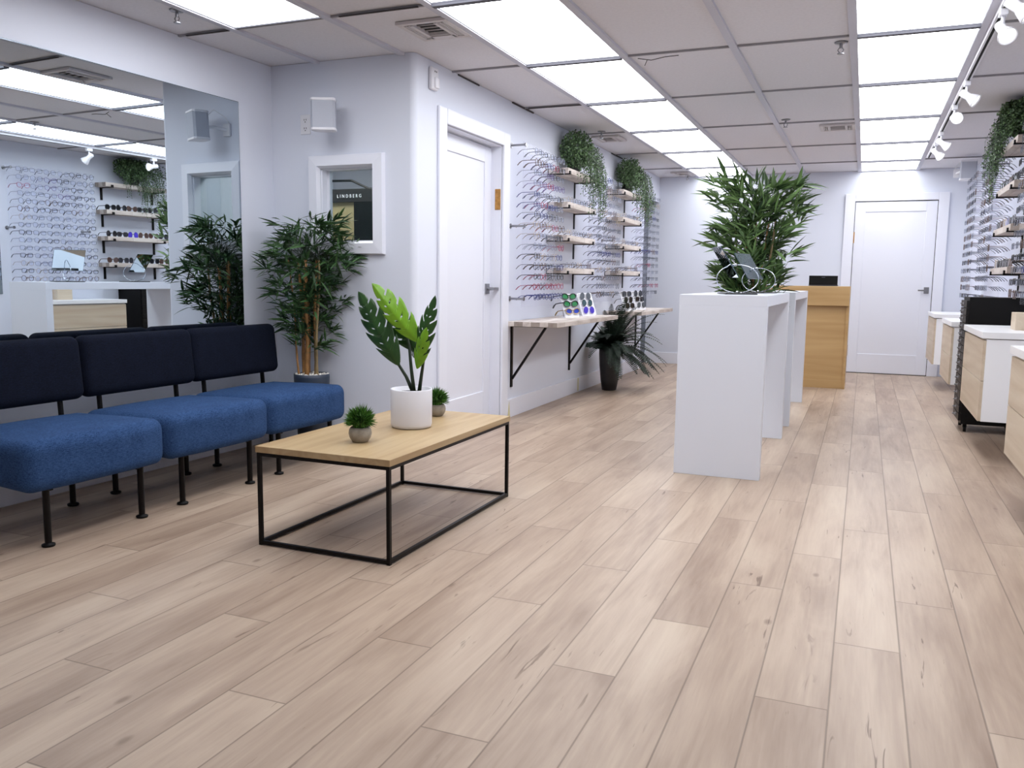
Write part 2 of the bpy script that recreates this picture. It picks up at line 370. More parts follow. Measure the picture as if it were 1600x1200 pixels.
# left wall with door opening
DY0, DY1, DZ = 4.585, 5.44, 1.90; WE = 9.515
mb = MB(); t = .12
mb.box(XL-t, XL, y1, DY0, 0, top); mb.box(XL-t, XL, DY1, WE, 0, top); mb.box(XL-t, XL, DY0, DY1, DZ, top); mb.box(XL-t, XL, WE, YB, 1.93, top)
struct('wall_left', mb, M['wall'])
struct('wall_back', MB().box(-3.6, XR+.1, YB, YB+.1, 0, top), M['wall'])
struct('wall_right', MB().box(XR, XR+.1, YF, YB, 0, top), M['wall'])
struct('wall_front', MB().box(-5, XR+.1, YF-.1, YF, 0, top), M['wall'])
# closed hall door beyond the end of the left wall
mb = MB(); mb.box(XL-.16, XL-.12, WE-.1, YB, 0, 1.93)
for yy in (9.72, 9.93): mb.box(XL-.118, XL-.112, yy, yy+.012, .02, 1.9, 1)
struct('door_3', mb, [M['greydoor'], M['dark']])
# baseboards
def base_y(x, ya, yb, name, h=.135, t=.014, side=1):
    mb = MB(); mb.box(min(x, x+side*t), max(x, x+side*t), ya, yb, 0, h); struct(name, mb, M['trim'], bevel=.003)
base_y(XL, 5.555, WE, 'baseboard_left')
struct('baseboard_back', MB().box(-2.46, -.255, YB-.014, YB, 0, .135), M['trim'], bevel=.003)
base_y(XR, YF, YB-.015, 'baseboard_right', side=-1)
struct('baseboard_return', MB().box(wx(YR)+.001, XL-.03, YR-.012, YR, 0, .1), M['trim'], bevel=.003)
mb = MB(); mb.prism([(wx(YF)+.012, YF, 0), (wx(YR-.02)+.012, YR-.02, 0), (wx(YR-.02), YR-.02, 0), (wx(YF), YF, 0)], (0, 0, .1)); fixn(struct('baseboard_mirror_side', mb, M['trim']))

struct('trim_8', MB().prism([(XL+.0145, 5.556, 0), (XL+.0145, 5.60, 0), (XL+.0145, 5.58, .12)], (.002, 0, 0)).box(XL+.0142, XL+.0152, 7.17, 7.20, .01, .125), M['tape'])
# ceiling grid
gx = [-4.2, -3.55, -2.975, -2.42, -1.88, -1.287, -.705, -.125, .452, 1.0]
gy = [YF, -1.19, -.02, 1.15, 2.335, 3.525, 4.68, 5.82, 7.01, 8.22, 9.40, YB]
mb = MB()
for x in gx[1:-1]: mb.box(x-.019, x+.019, YF, YB, HC, HC+.02)
struct('trim_1', mb, M['bar'])
mb = MB()
for y in gy[1:-1]:
    for x0, x1_ in ((-1.861, -1.306), (-.106, .433)): mb.box(x0, x1_, y-.017, y+.017, HC-.007, HC+.014, 2)
    for x0, x1_ in ((-4.4, -1.899), (-1.268, -.144), (.471, XR)): mb.box(x0, x1_, y-.007, y+.007, HC+.004, HC+.014, 1)
struct('trim_2', mb, [M['bar'], M['seamgrey'], M['lightbar']])
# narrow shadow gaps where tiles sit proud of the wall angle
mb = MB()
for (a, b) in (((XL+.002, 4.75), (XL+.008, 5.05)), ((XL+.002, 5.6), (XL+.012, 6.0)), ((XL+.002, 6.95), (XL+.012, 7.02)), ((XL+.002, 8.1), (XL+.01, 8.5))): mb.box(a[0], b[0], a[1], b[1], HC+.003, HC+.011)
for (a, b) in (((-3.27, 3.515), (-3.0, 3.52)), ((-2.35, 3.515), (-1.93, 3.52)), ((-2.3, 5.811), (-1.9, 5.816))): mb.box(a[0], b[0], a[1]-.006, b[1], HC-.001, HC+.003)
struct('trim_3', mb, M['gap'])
# ceiling light panels
cells = []
for i in range(3, 11):
    y0, y1_ = gy[i], gy[i+1]
    cells.append((-1.88, -1.287, y0, y1_, 'left')); cells.append((-.125, .452, y0, y1_, 'right'))
cells.append((-2.975, -2.42, gy[4], gy[5], 'corner'))
first = None
for (x0, x1_, y0, y1_, row) in cells:
    n_ = None
    for i in range(11):
        if abs(gy[i]-y0) < 1e-6: n_ = 10-i
    if row == 'corner': lab = 'glowing white ceiling light panel above the blue chairs, left of the two long rows'
    else: lab = '%s white ceiling light panel from the back wall, %s row' % (ORD[n_], row)
    t = thing('ceiling_light', lab, 'ceiling light', ((x0+x1_)/2, (y0+y1_)/2, HC+.010), 0, 'ceiling light panels')
    hx = (x1_-x0)/2-.02; hy = (y1_-y0)/2-.018
    MB().box(-hx, hx, -hy, hy, .0, .004).build('diffuser', M['light'], t)
    f = MB()
    for a, b, c, d in ((-hx-.004, hx+.004, -hy-.004, -hy), (-hx-.004, hx+.004, hy, hy+.004), (-hx-.004, -hx, -hy, hy), (hx, hx+.004, -hy, hy)): f.box(a, b, c, d, -.006, .004)
    f.build('frame', M['lightbar'], t)

# ceiling vents
def vent(x, y, sx, sy, label):
    t = thing('ceiling_vent', label, 'vent', (x, y, HC+.012), 0, 'ceiling air vents')
    f = MB(); a, b = sx/2, sy/2; w_ = .028
    for q in ((-a, a, -b, -b+w_), (-a, a, b-w_, b), (-a, -a+w_, -b+w_, b-w_), (a-w_, a, -b+w_, b-w_)): f.box(*q, -.016, .0)
    f.build('frame', M['vent'], t, bevel=.003)
    MB().box(-a+w_, a-w_, -b+w_, b-w_, -.002, .0).build('backing', M['dark'], t)
    s_ = MB()
    for i in range(4):
        yy = -b*.5+i*b*.28; s_.box(-a*.45, a*.45, yy, yy+.003, -.009, -.003)
    for i in range(4):
        for sg in (-1, 1):
            xx = sg*(a*.55+i*.012); s_.box(xx-.003, xx+.003, -b*.7, b*.75, -.014, -.003)
    for i in range(3): s_.box(-a*.5, a*.5, b*.62-i*.012-.003, b*.62-i*.012+.003, -.014, -.003)
    for sg in (-1, 1): s_.box(sg*a*.48-.008, sg*a*.48+.008, -b*.78, b*.78, -.018, -.002)
    s_.box(-a*.5, a*.5, b*.55, b*.8, -.018, -.004)
    s_.build('louvre', M['vent'], t)
vent(-2.03, 3.86, .27, .30, 'square white ceiling vent with open louvres above the pass-through window corner')
vent(-2.12, 7.27, .24, .28, 'white ceiling vent above the nearer hanging ivy on the left wall')
vent(-.27, 7.29, .26, .26, 'white ceiling vent between the two light rows, near the right row')
vent(-1.98, 9.84, .26, .24, 'small ceiling vent farthest back beside the left light row')
# sprinklers
def sprinkler(x, y, label, z=HC+.012, s=1):
    t = thing('fire_sprinkler', label, 'sprinkler', (x, y, z), 0, 'ceiling sprinklers')
    MB().lathe([(.034*s, 0), (.03*s, -.006), (.012*s, -.008)], n=20).build('escutcheon', M['nickel'], t, smooth=True)
    h = MB().tube([(0, 0, -.004), (0, 0, -.03*s)], .008*s, 8)
    for sg in (-1, 1): h.tube([(sg*.006, 0, -.026*s), (sg*.014*s, 0, -.038*s), (sg*.003, 0, -.055*s)], .0028*s, 6)
    h.build('head', M['nickel'], t)
    d = MB().lathe([(.016*s, -.054*s), (.016*s, -.058*s)], n=14); d.build('deflector', M['nickel'], t)
sprinkler(-3.03, 3.2, 'metal fire sprinkler on the ceiling above the mirror wall')
sprinkler(-.185, 4.80, 'metal fire sprinkler beside the right light row, nearest of those by it')
sprinkler(-.626, 6.88, 'metal fire sprinkler in mid ceiling between the two light rows')
sprinkler(-2.09, 6.94, 'metal fire sprinkler just in front of the vent over the left shelves')
sprinkler(-1.98, 10.08, 'small metal fire sprinkler close to the back wall')
# bent hanger wire poking from the ceiling
tag(MB().tube([(-1.22, 4.70, HC-.004), (-1.15, 4.72, HC-.014), (-1.07, 4.70, HC-.008), (-1.00, 4.72, HC-.001)], .0022, 5).tube([(-1.17, 4.715, HC-.01), (-1.19, 4.74, HC-.035)], .002, 5).build('hanger_wire', M['gap']),
    'short bent dark wire poking out beside the left row of ceiling lights', 'wire')

# ------------------------------------------------------------------ doors and casings
# door in the left wall (recessed), with its casing
def panel_door(name, w_, h, parent_loc, rz):
    """slab in local XZ, face toward -Y"""
    t = bpy.data.objects.new(name, None); COL.objects.link(t); t.location = parent_loc; t.rotation_euler = (0, 0, rz)
    tag(t, kind='structure')
    st = .105; m_ = MB()
    m_.box(0, st, -.0, .036, .008, h); m_.box(w_-st, w_, 0, .036, .008, h)
    m_.box(st, w_-st, 0, .036, h-st, h); m_.box(st, w_-st, 0, .036, .008, .22)
    m_.build('door_frame', M['door'], t, bevel=.003)
    MB().box(st, w_-st, .009, .03, .22, h-st).build('door_panel', M['door'], t)
    return t
d = panel_door('door_2', .84, 1.885, (XL-.075, DY0+.008, 0), PI/2)
hd = MB(); hd.box(.745, .80, -.012, 0, .895, .965); hn = hd.build('handle_plate', M['nickel'], d, bevel=.002)
MB().tube([(.775, -.012, .93), (.775, -.045, .93)], .011, 10).box(.765, .84, -.062, -.042, .92, .94).build('door_handle', M['nickel'], d)
# jamb
mb = MB(); mb.box(XL-.12, XL, DY0-.002, DY0+.006, 0, DZ); mb.box(XL-.12, XL, DY1-.006, DY1+.002, 0, DZ); mb.box(XL-.12, XL, DY0, DY1, DZ-.006, DZ+.002)
mb.box(XL-.12, XL-.076, DY1-.02, DY1-.005, 0, DZ)
struct('trim_4', mb, M['trim'])
mb = MB()
mb.box(XL, XL+.018, DY0-.10, DY0, 0, DZ+.09); mb.box(XL, XL+.018, DY1, DY1+.11, 0, DZ+.09); mb.box(XL, XL+.020, DY0, DY1, DZ, DZ+.09)
struct('trim_5', mb, M['trim'], bevel=.005)
MBh = MB().box(XL-.045, XL-.005, DY1-.012, DY1-.005, 1.47, 1.61); tag(MBh.build('door_hinge', M['brass'], bevel=.002), 'aged brass plate on the right jamb of the left wall door', 'hinge')
# back wall door
BD0, BD1, BDZ = -.145, .668, 1.885
d = panel_door('door_1', BD1-BD0, BDZ-.004, (BD0, YB-.022, 0), 0)
MB().box(.735, .785, -.010, 0, .895, .965).build('handle_plate', M['nickel'], d, bevel=.002)
MB().tube([(.76, -.01, .93), (.76, -.04, .93)], .010, 10).box(.675, .77, -.052, -.036, .922, .938).build('door_handle', M['nickel'], d)
for z in (.25, 1.5):
    MB().box(-.006, .006, -.004, .0, z-.06, z+.06).build('door_hinge', M['brass'], d)
mb = MB()
mb.box(BD0-.11, BD0-.006, YB-.03, YB, 0, BDZ+.085); mb.box(BD1+.006, BD1+.11, YB-.03, YB, 0, BDZ+.085); mb.box(BD0-.006, BD1+.006, YB-.03, YB, BDZ+.006, BDZ+.085)
struct('trim_6', mb, M['trim'], bevel=.004)
mb = MB(); mb.box(BD0-.006, BD0, YB-.02, YB-.001, 0, BDZ+.006); mb.box(BD1, BD1+.006, YB-.02, YB-.001, 0, BDZ+.006); mb.box(BD0, BD1, YB-.02, YB-.001, BDZ, BDZ+.006); mb.box(BD0, BD1, YB-.022, YB-.001, 0, .007)
struct('trim_7', mb, M['gap'])

# ------------------------------------------------------------------ pass-through window
wn = bpy.data.objects.new('window_1', None); COL.objects.link(wn); wn.location = (0, YR, 0); tag(wn, kind='structure')
def bevel_frame(x0, x1, z0, z1, w_, y_in, y_out):
    """mitred, sloping casing"""
    vs = []
    for k, (dd, y) in enumerate(((w_, 0), (w_-.006, y_out), (.012, y_out-.006), (0, y_in), (0, .0))):
        vs += [(x0-dd, y, z0-dd), (x1+dd, y, z0-dd), (x1+dd, y, z1+dd), (x0-dd, y, z1+dd)]
    fs = []
    for k in range(4):
        for j in range(4): fs.append((k*4+j, k*4+(j+1) % 4, (k+1)*4+(j+1) % 4, (k+1)*4+j))
    return vs, fs
fr = MB(); fr.add(*bevel_frame(wx0, wx1, wz0, wz1, .075, -.014, -.03)); fixn(fr.build('window_frame', M['trim'], wn))
l = MB(); tt = .1
l.box(wx0, wx0+.006, 0, tt, wz0, wz1); l.box(wx1-.006, wx1, 0, tt, wz0, wz1); l.box(wx0, wx1, 0, tt, wz0, wz0+.006); l.box(wx0, wx1, 0, tt, wz1-.006, wz1)
l.box(wx0+.006, wx0+.022, .045, .06, wz0, wz1)
l.build('window_reveal', M['trim'], wn)
MB().box(wx0+.006, wx1-.006, .05, .056, wz0+.006, wz1-.006).build('window_pane', M['glass'], wn)
# room behind the window
mb = MB(); RY = 6.6
mb.box(-4.5, XL-.12, RY, RY+.05, 0, top); mb.box(-4.55, -4.5, YR+.1, RY, 0, top)
struct('wall_lab', mb, M['wall'])
lt = thing('ceiling_light', 'unseen light panel added to brighten the room behind the pass-through window', 'ceiling light', (-3.5, 5.0, HC-.02)); MB().box(-.25, .25, -.25, .25, 0, .006).build('diffuser', emis('lab_fill_light', (1, .97, .90), 26.0), lt)  # unseen lamp, added to brighten the room behind the window
# display stand with sign seen through the window
st = thing('display_stand', 'black shop display with a lettered header, seen through the pass-through window', 'display stand', (-3.45, 5.3, 0))
MB().box(-.262, .22, 0, .12, 1.536-0, 1.63).build('header', M['sign'], st, bevel=.002)
MB().box(.01, .22, .0, .14, 0, 1.536).box(-.262, -.25, .0, .14, 0, 1.536).build('side_panel', M['blackpaint'], st)
MB().box(-.25, .01, .02, .06, 0, 1.536).build('back_board', M['tan'], st)
def text_mesh(txt, size, name, m, parent, loc, spacing=1.0, rot=(PI/2, 0, 0), ext=.001):
    cu = bpy.data.curves.new('t', 'FONT'); cu.body = txt; cu.size = size; cu.extrude = ext; cu.space_character = spacing
    o = bpy.data.objects.new('t', cu); COL.objects.link(o); bpy.context.view_layer.update()
    me = bpy.data.meshes.new_from_object(o.evaluated_get(bpy.context.evaluated_depsgraph_get())); bpy.data.objects.remove(o)
    me.materials.clear(); me.materials.append(m); me.transform(Matrix.Diagonal((.86, 1, 1, 1)))
    r = bpy.data.objects.new(name, me); COL.objects.link(r); r.parent = parent; r.location = loc; r.rotation_euler = rot; return r
text_mesh('LINDBERG', .033, 'lettering', M['letters'], st, (-.130, -.003, 1.568), 1.75)
rr_ = random.Random(3); sl = MB()
for r_ in range(5):
    for q in range(5):
        x = -.235+q*.05+r_*.004; z = 1.46-r_*.055; sl.tube([(x, .012, z), (x+.018, .006, z+.004), (x+.034, .008, z-.012), (x+.045, .012, z-.03)], .0014, 5)
sl.build('eyeglass_rack', M['f_gold'], st)
tag(MB().tube([(-3.86, 5.46, 1.712), (-3.56, 5.46, 1.708), (-3.40, 5.46, 1.64)], .0085, 8).tube([(-3.40, 5.46, 1.64), (-3.35, 5.46, 1.63)], .014, 8).tube([(-3.86, 5.46, 1.712), (-3.86, 5.46, 0)], .012, 8).build('lamp_arm', M['blackmetal']), 'black jointed arm above the lettered display behind the window', 'lamp')
tag(MB().box(-3.27, -3.05, 5.44, 5.47, 1.45, 1.80).box(-3.26, -3.2, 5.47, 5.50, 0, 1.5).build('equipment_screen', M['blackpaint']), 'tall black equipment at the right edge of the view through the window', 'equipment')

# ------------------------------------------------------------------ wall mirror
MY0, MY1, MZ0, MZ1 = 1.2, 3.93, .60, 1.965
ang = math.atan(WS)
mm = thing('wall_mirror', 'large frameless mirror on the wall behind the blue chairs', 'mirror', (wx(MY0), MY0, 0), -ang)
L_ = (MY1-MY0)/math.cos(ang)
MB().box(.0005, .012, 0, L_, MZ0, MZ1).build('mirror_backing', M['mirror_edge'], mm)
MB().add([(.0135, .003, MZ0+.003), (.0135, L_-.003, MZ0+.003), (.0135, L_-.003, MZ1-.003), (.0135, .003, MZ1-.003), (.012, .003, MZ0+.003), (.012, L_-.003, MZ0+.003), (.012, L_-.003, MZ1-.003), (.012, .003, MZ1-.003)],
        [(0, 1, 2, 3), (0, 4, 5, 1), (1, 5, 6, 2), (2, 6, 7, 3), (3, 7, 4, 0)]).build('mirror_glass', M['mirror'], mm)

# ------------------------------------------------------------------ speakers, sensor, outlet
def speaker(loc, rz, label, s=1):
    t = thing('wall_speaker', label, 'speaker', loc, rz, 'white wall speakers')
    # faces -Y locally, wall behind at +Y .13
    pts = [(-.066, .03, 0), (-.072, -.045, 0), (-.06, -.06, 0), (.06, -.06, 0), (.072, -.045, 0), (.066, .03, 0), (.04, .05, 0), (-.04, .05, 0)]
    b = MB().prism([(p[0], p[1], -.078) for p in pts], (0, 0, .156)); fixn(b.build('grille', M['grille'], t))
    for z in (-.094, .078): fixn(MB().prism([(p[0]*1.05, p[1]*1.05, z) for p in pts], (0, 0, .016)).build('end_cap', M['whiteplastic'], t, bevel=.004))
    k = MB().tube([(-.01, .03, .0), (-.05, .07, .0), (-.085, .135, -.01)], .012, 8).box(-.112, -.06, .13, .143, -.05, .03).tube([(-.02, .03, .06), (-.05, .07, .11), (-.09, .12, .07), (-.1, .14, .03)], .003, 6)
    k.build('bracket', M['whiteplastic'], t)
    return t
sp = speaker((-2.83, YR-.145, 1.89), 0, 'small white speaker on a bracket above the pass-through window'); sp.scale = (1, 1, .92)
for c_ in sp.children:
    if c_.name.startswith('grille') or c_.name.startswith('end_cap'): c_.rotation_euler = (.04, 0, .42); c_.scale = (.92, .92, 1)
speaker((.845, 9.3, 2.08), 0, 'white speaker high in the far right corner beyond the frame displays')
o = thing('wall_outlet', 'white double power outlet on the wall beside the upper speaker', 'outlet', (-3.06, YR, 1.875))
MB().box(-.034, .034, -.006, 0, -.055, .055).build('cover_plate', M['whiteplastic'], o, bevel=.002)
for z in (-.024, .024):
    s_ = MB()
    for x in (-.007, .007): s_.box(x-.0015, x+.0015, -.0068, -.006, z-.002, z+.008)
    s_.box(-.003, .003, -.0068, -.006, z-.012, z-.007)
    s_.build('socket', M['dark'], o)
ms = thing('motion_sensor', 'white motion sensor high on the wall left of the near door', 'sensor', (XL, 4.418, 2.12))
MB().rbox((.012, 0, 0), (.024, .085, .125), .010, 3).build('housing', M['whiteplastic'], ms, smooth=True)
MB().rbox((.026, .012, -.022), (.02, .05, .06), .009, 3).build('sensor_lens', mat('sensor_lens', (238, 238, 244), .25), ms, smooth=True)
MB().box(.0235, .0255, -.008, -.002, .035, .043).box(.0235, .0255, .01, .016, .035, .043).build('indicator', M['dark'], ms)

# ------------------------------------------------------------------ lounge chairs
def make_chair():
    t = thing('lounge_chair', '', 'chair')
    # local: +X toward the room (front), Y along the wall; seat 0..0.49 deep (front at x=.49)
    W = .652
    s_ = MB().rbox((.220, 0, .305), (.55, W, .178), .050, 6, crown=.020)
    o = s_.build('seat', M['seat'], t, smooth=True)
    # underside slopes: taper the rear bottom and round the front plan corners
    for v in o.data.vertices:
        x, y, z = v.co
        f_ = max(0, (x-.1)/.4)
        v.co.y = y*(1-.015*f_*f_)
        v.co.z = z + (.012*f_ if z > .3 else -.004*f_) + (0.02*(1-f_) if z < .27 else 0)
        v.co.x = x - .03*(abs(y)/(W/2))**4*f_**3
    b = MB().rbox((0, 0, 0), (.085, W-.005, .275), .038, 6)
    b.build('backrest', M['back'], t, loc=(-.045, 0, .59), rot=(0, -.10, 0), smooth=True)
    for y in (-.225, .225):
        MB().bar((-.03, y, .22), (-.048, y, .50), .02, .012).build('back_post', M['blackmetal'], t)
    u = MB()
    for y in (-.205, .205): u.box(-.04, .44, y-.016, y+.016, .208, .226)
    u.box(-.02, .0, -.205, .205, .205, .224).box(.40, .42, -.205, .205, .208, .222)
    u.build('seat_frame', M['blackmetal'], t)
    for x, y in ((.43, -.213), (.43, .213), (.02, -.213), (.02, .213)):
        l = MB().tube([(x, y, .222), (x, y, .016)], .0125, 12)
        l.prism([(x-.012, y-.004, .222), (x+.0, y-.004, .19), (x+.0, y-.004, .222)], (0, .008, 0)); lg = l.build('leg', M['blackmetal'], t)
        MB().lathe([(.022, 0), (.024, .005), (.023, .009), (.011, .014), (.010, .02)], (x, y, 0), 16).build('foot', M['blackpaint'], lg, smooth=True)
    return t
ch = make_chair()
specs = [(-3.150, 2.372, 'nearest blue lounge chair with navy back, partly cut off at the left edge'),
         (-3.135, 3.026, 'middle blue lounge chair of the row of three, navy backrest'),
         (-3.120, 3.672, 'blue lounge chair at the far end of the row beside the bamboo plant')]
for i, (x, y, lab) in enumerate(specs):
    c = ch if i == 0 else copy_tree(ch)
    c.location = (x, y, 0); c.rotation_euler = (0, 0, -.035); tag(c, lab, 'chair', 'blue lounge chairs')
# ------------------------------------------------------------------ coffee table
tz = .377
t = thing('coffee_table', 'low oak-topped coffee table on a thin black metal frame', 'table', (-1.755, 3.005, 0), -.005)
hx, hy = .283, .528
MB().box(-hx-.004, hx+.004, -hy-.004, hy+.004, tz-.024, tz).build('tabletop', M['tabletop'], t, bevel=.0015)
b_ = .0135
for x in (-hx+b_/2, hx-b_/2):
    for y in (-hy+b_/2, hy-b_/2): MB().bar((x, y, 0), (x, y, tz-.024), b_).build('leg', M['blackmetal'], t)
for z, nm in ((tz-.024-b_/2, 'top_rail'), (b_/2+.004, 'bottom_rail')):
    r_ = MB()
    for x in (-hx+b_/2, hx-b_/2): r_.bar((x, -hy+b_, z), (x, hy-b_, z), b_)
    for y in (-hy+b_/2, hy-b_/2): r_.bar((-hx+b_, y, z), (hx-b_, y, z), b_)
    r_.build(nm, M['blackmetal'], t)
# white ceramic planter with split-leaf plant
PX_, PY_ = -1.728, 3.083
pp = thing('split_leaf_plant', 'potted plant with tall split green leaves in a white cylinder pot on the coffee table', 'plant', (PX_, PY_, tz))
MB().lathe([(.070, 0), (.082, .004), (.086, .016), (.0875, .16), (.0862, .163), (.081, .1615), (.079, .145), (.001, .145)], n=56, close=False).build('pot', M['ceramic'], pp, smooth=True)
MB().lathe([(.0001, .142), (.03, .150), (.079, .1445)], n=30, close=False).build('soil', M['soil'], pp, smooth=True)
def split_leaf(base, tip, width, lobes, mats, normal=(0.25, -1, .1), bend=.06, twist=0, seed=1, side=(1, 1), nm='leaf', holes=True):
    """leaf blade with deep finger lobes on both sides of a midrib, curved and thickened"""
    rr = random.Random(seed); B = Vector(base); Tp = Vector(tip); ax = Tp-B; Ln = ax.length; ax.normalize()
    nn = Vector(normal); nn = (nn-ax*nn.dot(ax)).normalized(); sd = ax.cross(nn).normalized()
    def prof(u):   # outline half width (0..1)
        return math.sin(PI*min(1, u*1.0)**.62)**.8 if 0 < u < 1 else 0
    V = []; F = []; NU = 120
    def place(u, w_):
        # lobes sweep toward the tip
        uu = u + .17*(abs(w_)/max(width, 1e-3))**1.3
        p = B + ax*(uu*Ln) + sd*w_ + nn*(bend*Ln*math.sin(PI*min(1, uu))-abs(w_)*.35 + w_*twist)
        return p
    for sgn, sc_ in ((-1, side[0]), (1, side[1])):
        for i in range(NU):
            u0, u1 = i/NU, (i+1)/NU; um = (u0+u1)/2
            ph = (um*lobes) % 1.0
            cut = 1.0
            if ph > .87 and .12 < um < .93: cut = .50+.10*math.sin(um*40)
            lobe = .70+.36*math.sin(PI*min(1, ph/.87)*.5+.25)
            wd = width*sc_*prof(um)*cut*lobe
            wj = 5
            for j in range(wj):
                a, b = wd*j/wj, wd*(j+1)/wj
                if holes and (j == 1) and .42 < ph < .52 and .2 < um < .75: continue
                ps = [place(u0, sgn*a), place(u1, sgn*a), place(u1, sgn*b), place(u0, sgn*b)]
                if sgn > 0: ps.reverse()
                k = len(V); V.extend(ps); F.append((k, k+1, k+2, k+3))
    me = MB().add(V, F)
    o = me.build(nm, mats, pp, smooth=True)
    bm = bmesh.new(); bm.from_mesh(o.data); bmesh.ops.remove_doubles(bm, verts=bm.verts, dist=.0011); bm.to_mesh(o.data); bm.free()
    md = o.modifiers.new('solid', 'SOLIDIFY'); md.thickness = .0012
    return o
def L3(x, z, dy=0): return (x-PX_, dy, z-tz)
def stalk(pts, r=(.0085, .004)):
    n = len(pts); return MB().tube(pts, [r[0]+(r[1]-r[0])*i/(n-1) for i in range(n)], 10).build('stalk', M['stalk'], pp, smooth=True)
stalk([L3(-1.715, .515, .0), L3(-1.75, .59, -.005), L3(-1.795, .655, -.01), L3(-1.84, .71, -.01)])
stalk([L3(-1.708, .515, -.01), L3(-1.722, .62, -.01), L3(-1.738, .72, 0), L3(-1.765, .80, .01)])
stalk([L3(-1.698, .515, .01), L3(-1.685, .60, .01), L3(-1.668, .67, .0), L3(-1.64, .74, -.01)])
split_leaf(L3(-1.775, .635, -.02), L3(-1.965, .94, -.03), .064, 5, M['mon_dark'], (.1, -1, .1), .05, .2, 2, (1.0, 1.0))
split_leaf(L3(-1.685, .735, -.01), L3(-1.885, .975, -.05), .056, 4, M['mon_light'], (-.1, -1, .25), .07, -.1, 5, (.8, 1.0))
split_leaf(L3(-1.715, .695, .02), L3(-1.85, .90, .03), .060, 4, M['mon_dark'], (.3, -1, .3), .05, .1, 7)
split_leaf(L3(-1.755, .72, .03), L3(-1.665, .69, .04), .042, 3, M['mon_grey'], (.0, -1, .4), .05, .1, 9, holes=False)
split_leaf(L3(-1.695, .635, .0), L3(-1.605, .93, -.02), .040, 5, [M['mon_dark']], (-.5, -1, .0), .05, -.5, 11, (.9, .9))
split_leaf(L3(-1.695, .625, -.012), L3(-1.64, .80, -.03), .034, 3, [M['mon_light']], (-.3, -1, .0), .05, -.3, 12, (.9, .9))
# little topiary balls in concrete pots
def topiary(seed):
    r_ = random.Random(seed)
    t = thing('topiary_pot', '', 'plant')
    MB().lathe([(.022, 0), (.030, .003), (.040, .018), (.044, .034), (.042, .048), (.036, .058), (.033, .058), (.032, .054), (.001, .054)], n=36, close=False).build('pot', M['concrete'], t, smooth=True)
    g = MB()
    for i in range(900):
        th = r_.uniform(0, 2*PI); cz = r_.uniform(-.35, 1); ph = math.acos(cz); d = Vector((math.sin(ph)*math.cos(th), math.sin(ph)*math.sin(th), cz))
        b = Vector((0, 0, .080))+d*.022; ln = r_.uniform(.028, .044); e = b+d*ln+Vector((r_.uniform(-.01, .01), r_.uniform(-.01, .01), r_.uniform(-.004, .01)))
        s1 = d.cross(Vector((r_.uniform(-1, 1), r_.uniform(-1, 1), r_.uniform(-1, 1)))).normalized()*.0016; m1 = (b+e)/2+d.orthogonal()*.001
        g.add([b-s1, b+s1, m1+s1*1.2, e, m1-s1*1.2], [(0, 1, 2, 3, 4)])
    g.ball((0, 0, .08), .034)
    g.build('foliage', M['grass'], t); return t
tp = topiary(1); tp.location = (-1.742, 2.712, tz); tag(tp, 'small round green topiary in a concrete pot at the near end of the coffee table', 'plant', 'topiary balls on the coffee table')
tp2 = copy_tree(tp); tp2.location = (-1.766, 3.385, tz); tp2.rotation_euler = (0, 0, 1.3); tp2.scale = (.93,)*3; tag(tp2, 'small round green topiary in a concrete pot behind the white planter', 'plant', 'topiary balls on the coffee table')

